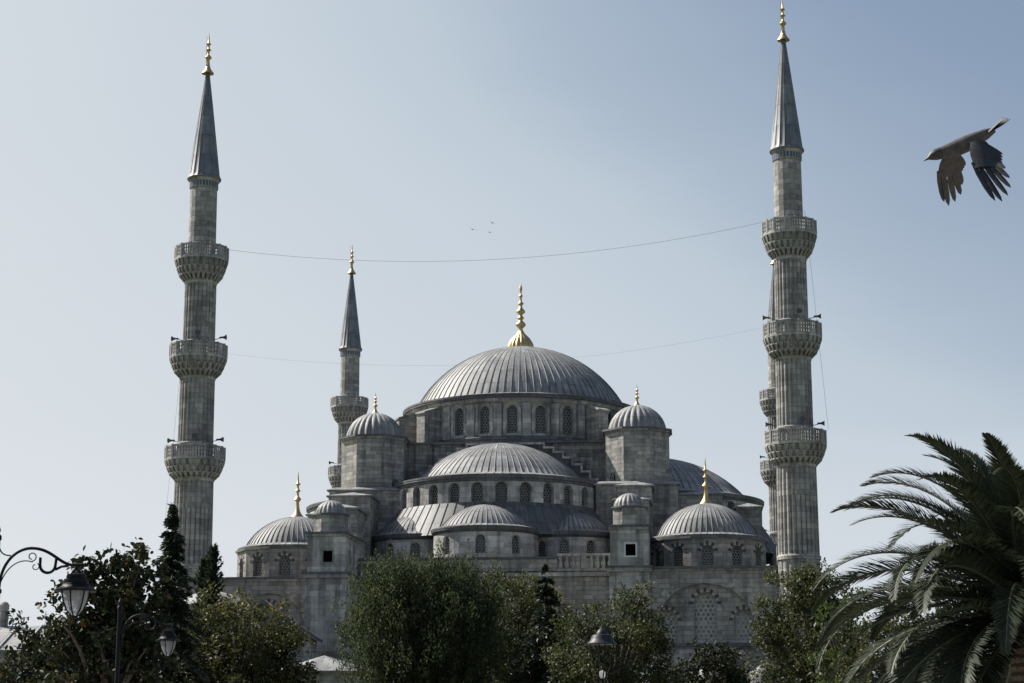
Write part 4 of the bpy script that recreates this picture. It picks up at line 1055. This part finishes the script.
for k in range(4):
    a = R(12) + k * PI / 2; mb.tube([(.215 * math.cos(a), .215 * math.sin(a), z3), (.15 * math.cos(a), .15 * math.sin(a), z3 - .42), (.04 * math.cos(a), .04 * math.sin(a), z3 - .64)], .013, 6)
mb.build('lantern_frame', M['iron'], l3)
mb = MB(); mb.lathe([(.03, z3 - .62), (.055, z3 - .58), (.055, z3 - .5), (.0, z3 - .47)], 12); mb.build('bulb', M['milk'], l3, smooth=50)

# ================================================================== BIRDS
M['crow_grey'] = plain('grey_plumage', (.055, .052, .048), rough=.8, var=.35, scale=40)
M['crow_black'] = plain('black_plumage', (.018, .017, .017), rough=.55, var=.4, scale=40)
M['crow_brown'] = plain('dark_wing_plumage', (.045, .04, .036), rough=.6, var=.4, scale=30)
def feather(mb, a, b, wv, w0, m, up=None):
    """a tapered blade with thickness from a to b"""
    a, b, wv = Vector(a), Vector(b), Vector(wv); d = (b - a); L = d.length; d.normalize(); wv = (wv - d * wv.dot(d)).normalized(); n = d.cross(wv)
    prof = [(0, .55), (.3, .95), (.65, 1.0), (.88, .72), (1, .08)]
    rows = []
    for t, q in prof:
        c = a + d * (L * t) + n * (.06 * L * t * t); h = wv * (w0 * q); th = n * (.0022 + .003 * (1 - t))
        rows.append([c - h, c + th, c + h, c - th])
    for r0, r1 in zip(rows, rows[1:]):
        for k in range(4): mb.face([r0[k], r0[(k + 1) % 4], r1[(k + 1) % 4], r1[k]], m)
    mb.face(rows[-1], m)
BY = 10.2; S = BY / F_PX
bc = P(968, 152, BY)
def B(px, py, dy=0.0):   # bird-local point from its outline (metres), dy away from the viewer
    return P(px, py, BY + dy) - bc
bird = empty('crow', bc); tag(bird, 'big grey and black crow flying with drooped wings in the sky at upper right', 'bird')
mb = MB()
spine = [(923.5, 161, .0, .0015), (928, 158.5, 0, .008), (931, 156.5, 0, .022), (936, 154.5, 0, .032), (941, 153, 0, .033), (948, 151, 0, .039), (958, 147.5, 0, .046), (968, 143, 0, .046), (978, 138, 0, .038), (986, 134, 0, .03), (994, 130, 0, .016)]
ids = [0, 0, 2, 2, 2, 1, 1, 1, 1, 1, 1]
# one continuous trunk from bill to rump
n = 16
ctr = [B(x, y, dy) for x, y, dy, r in spine]
rings = []
for i, (x, y, dy, r) in enumerate(spine):
    d = (ctr[min(i + 1, len(ctr) - 1)] - ctr[max(i - 1, 0)]).normalized(); up = Vector((0, 1, 0)).cross(d) * -1; sd = Vector((0, 1, 0))
    rings.append([ctr[i] + sd * (r * 1.05 * math.cos(2 * PI * k / n)) + up * (r * math.sin(2 * PI * k / n)) for k in range(n)])
for i in range(len(rings) - 1):
    mm = 1 if i < 4 else 0
    for k in range(n): mb.face([rings[i][k], rings[i][(k + 1) % n], rings[i + 1][(k + 1) % n], rings[i + 1][k]], mm)
mb.face(rings[0], 1); mb.face(rings[-1], 0)
for k in range(7):   # tail fan
    s = (k - 3) / 3; feather(mb, B(984, 135 + abs(s) * .5, s * .018), B(1011 - abs(s) * 7, 120.5 + s * 2.2, s * .045), (.25, .8, .6), .017, 1)
def wing(root, wrist, tip_dir_pts, chord, m_cov, m_prim):
    rt, wr = Vector(root), Vector(wrist)
    d = (wr - rt); L = d.length
    # arm and coverts: an aerofoil skin from shoulder to wrist
    rows = []
    for t in [i / 6 for i in range(7)]:
        c = rt + d * t; ch = chord * (.55 + .45 * min(1, 2.2 * t)) * (1 - .2 * t); e = Vector((1, .25, .12)).normalized()
        nrm = d.normalized().cross(e).normalized()
        rows.append([c - e * ch * .35, c - e * ch * .1 + nrm * .014, c + e * ch * .3 + nrm * .009, c + e * ch * .65, c + e * ch * .3 - nrm * .005, c - e * ch * .1 - nrm * .009])
    for r0, r1 in zip(rows, rows[1:]):
        for k in range(6): mb.face([r0[k], r0[(k + 1) % 6], r1[(k + 1) % 6], r1[k]], m_cov)
    mb.face(rows[0], m_cov); mb.face(rows[-1], m_cov)
    e = Vector((1, .25, .12)).normalized()
    K = len(tip_dir_pts)
    for i, tp in enumerate(tip_dir_pts):
        t = i / (K - 1); a = wr + e * chord * (-.3 + .85 * t) - d * .22; feather(mb, a, tp, (1, .3, .3), .0185, m_prim if i % 2 else m_cov)
    for i in range(9):   # secondaries along the trailing edge
        t = i / 8; a = rt + d * (.02 + .85 * t) + e * chord * .22; feather(mb, a, a + d * .55 + e * chord * (.55 - .25 * t), (1, .3, .3), .016, m_cov)
# far wing (left) in a paler colour standing in for sunlight, near wing (right) darker
wing(B(950, 152, .05), B(944, 176, .17), [B(943, 201, .27), B(947.5, 205, .28), B(954, 201, .28), B(960, 194, .27), B(961.5, 184, .25)], .145, 2, 2)
wing(B(976, 142, -.05), B(983, 168, -.17), [B(994, 203, -.27), B(1001, 204, -.28), B(1007, 198, -.28), B(1010, 190, -.27), B(1009, 180, -.25), B(1004, 170, -.22)], .175, 1, 1)
mb.build('plumage', [M['crow_grey'], M['crow_black'], M['crow_brown']], bird, smooth=40)
mb = MB(); mb.lathe([(0, -.0035), (.003, -.0018), (.0036, 0), (.003, .0018), (0, .0035)], 8); e_ = mb.build('eye', plain('dark_bird_eye', (.005, .005, .005), rough=.1), bird); e_.location = B(932.5, 155, -.024)

def small_bird(px, py, Y, tilt, yaw, label, s=1.0):
    p = P(px, py, Y); mb = MB()
    mb.lathe([(0, -.2), (.03, -.14), (.05, -.02), (.045, .08), (.025, .14), (0, .2)], 10)
    bm_v = [(z, y, x) for (x, y, z) in mb.v]; mb.v = bm_v
    for sg in (-1, 1):
        rows = []
        for t in (0, .35, .7, 1):
            ch = .11 * (1 - .8 * t); y = sg * (.04 + .42 * t); z = .02 + .16 * t - .13 * t * t; x = .03 + .05 * t
            rows.append([(x - ch, y, z), (x, y, z + .012 * (1 - t) + .002), (x + ch * .6, y, z), (x, y, z - .006)])
        for a, b in zip(rows, rows[1:]):
            for k in range(4): mb.face([a[k], a[(k + 1) % 4], b[(k + 1) % 4], b[k]])
        mb.face(rows[-1])
    o = mb.build('bird', M['crow_brown']); o.location = p; o.rotation_euler = (R(tilt), 0, R(yaw)); o.scale = (s, s, s)
    tag(o, label, 'bird', 'tiny birds circling above the great dome')
small_bird(472.2, 229.3, 170, 25, 70, 'tiny dark bird above the great dome, leftmost of three', .85)
small_bird(492.2, 222.8, 170, 30, 65, 'tiny dark bird above the great dome, highest of three', .85)
small_bird(489.6, 232.3, 170, 20, 40, 'tiny dark bird above the great dome, lowest of three', .6)
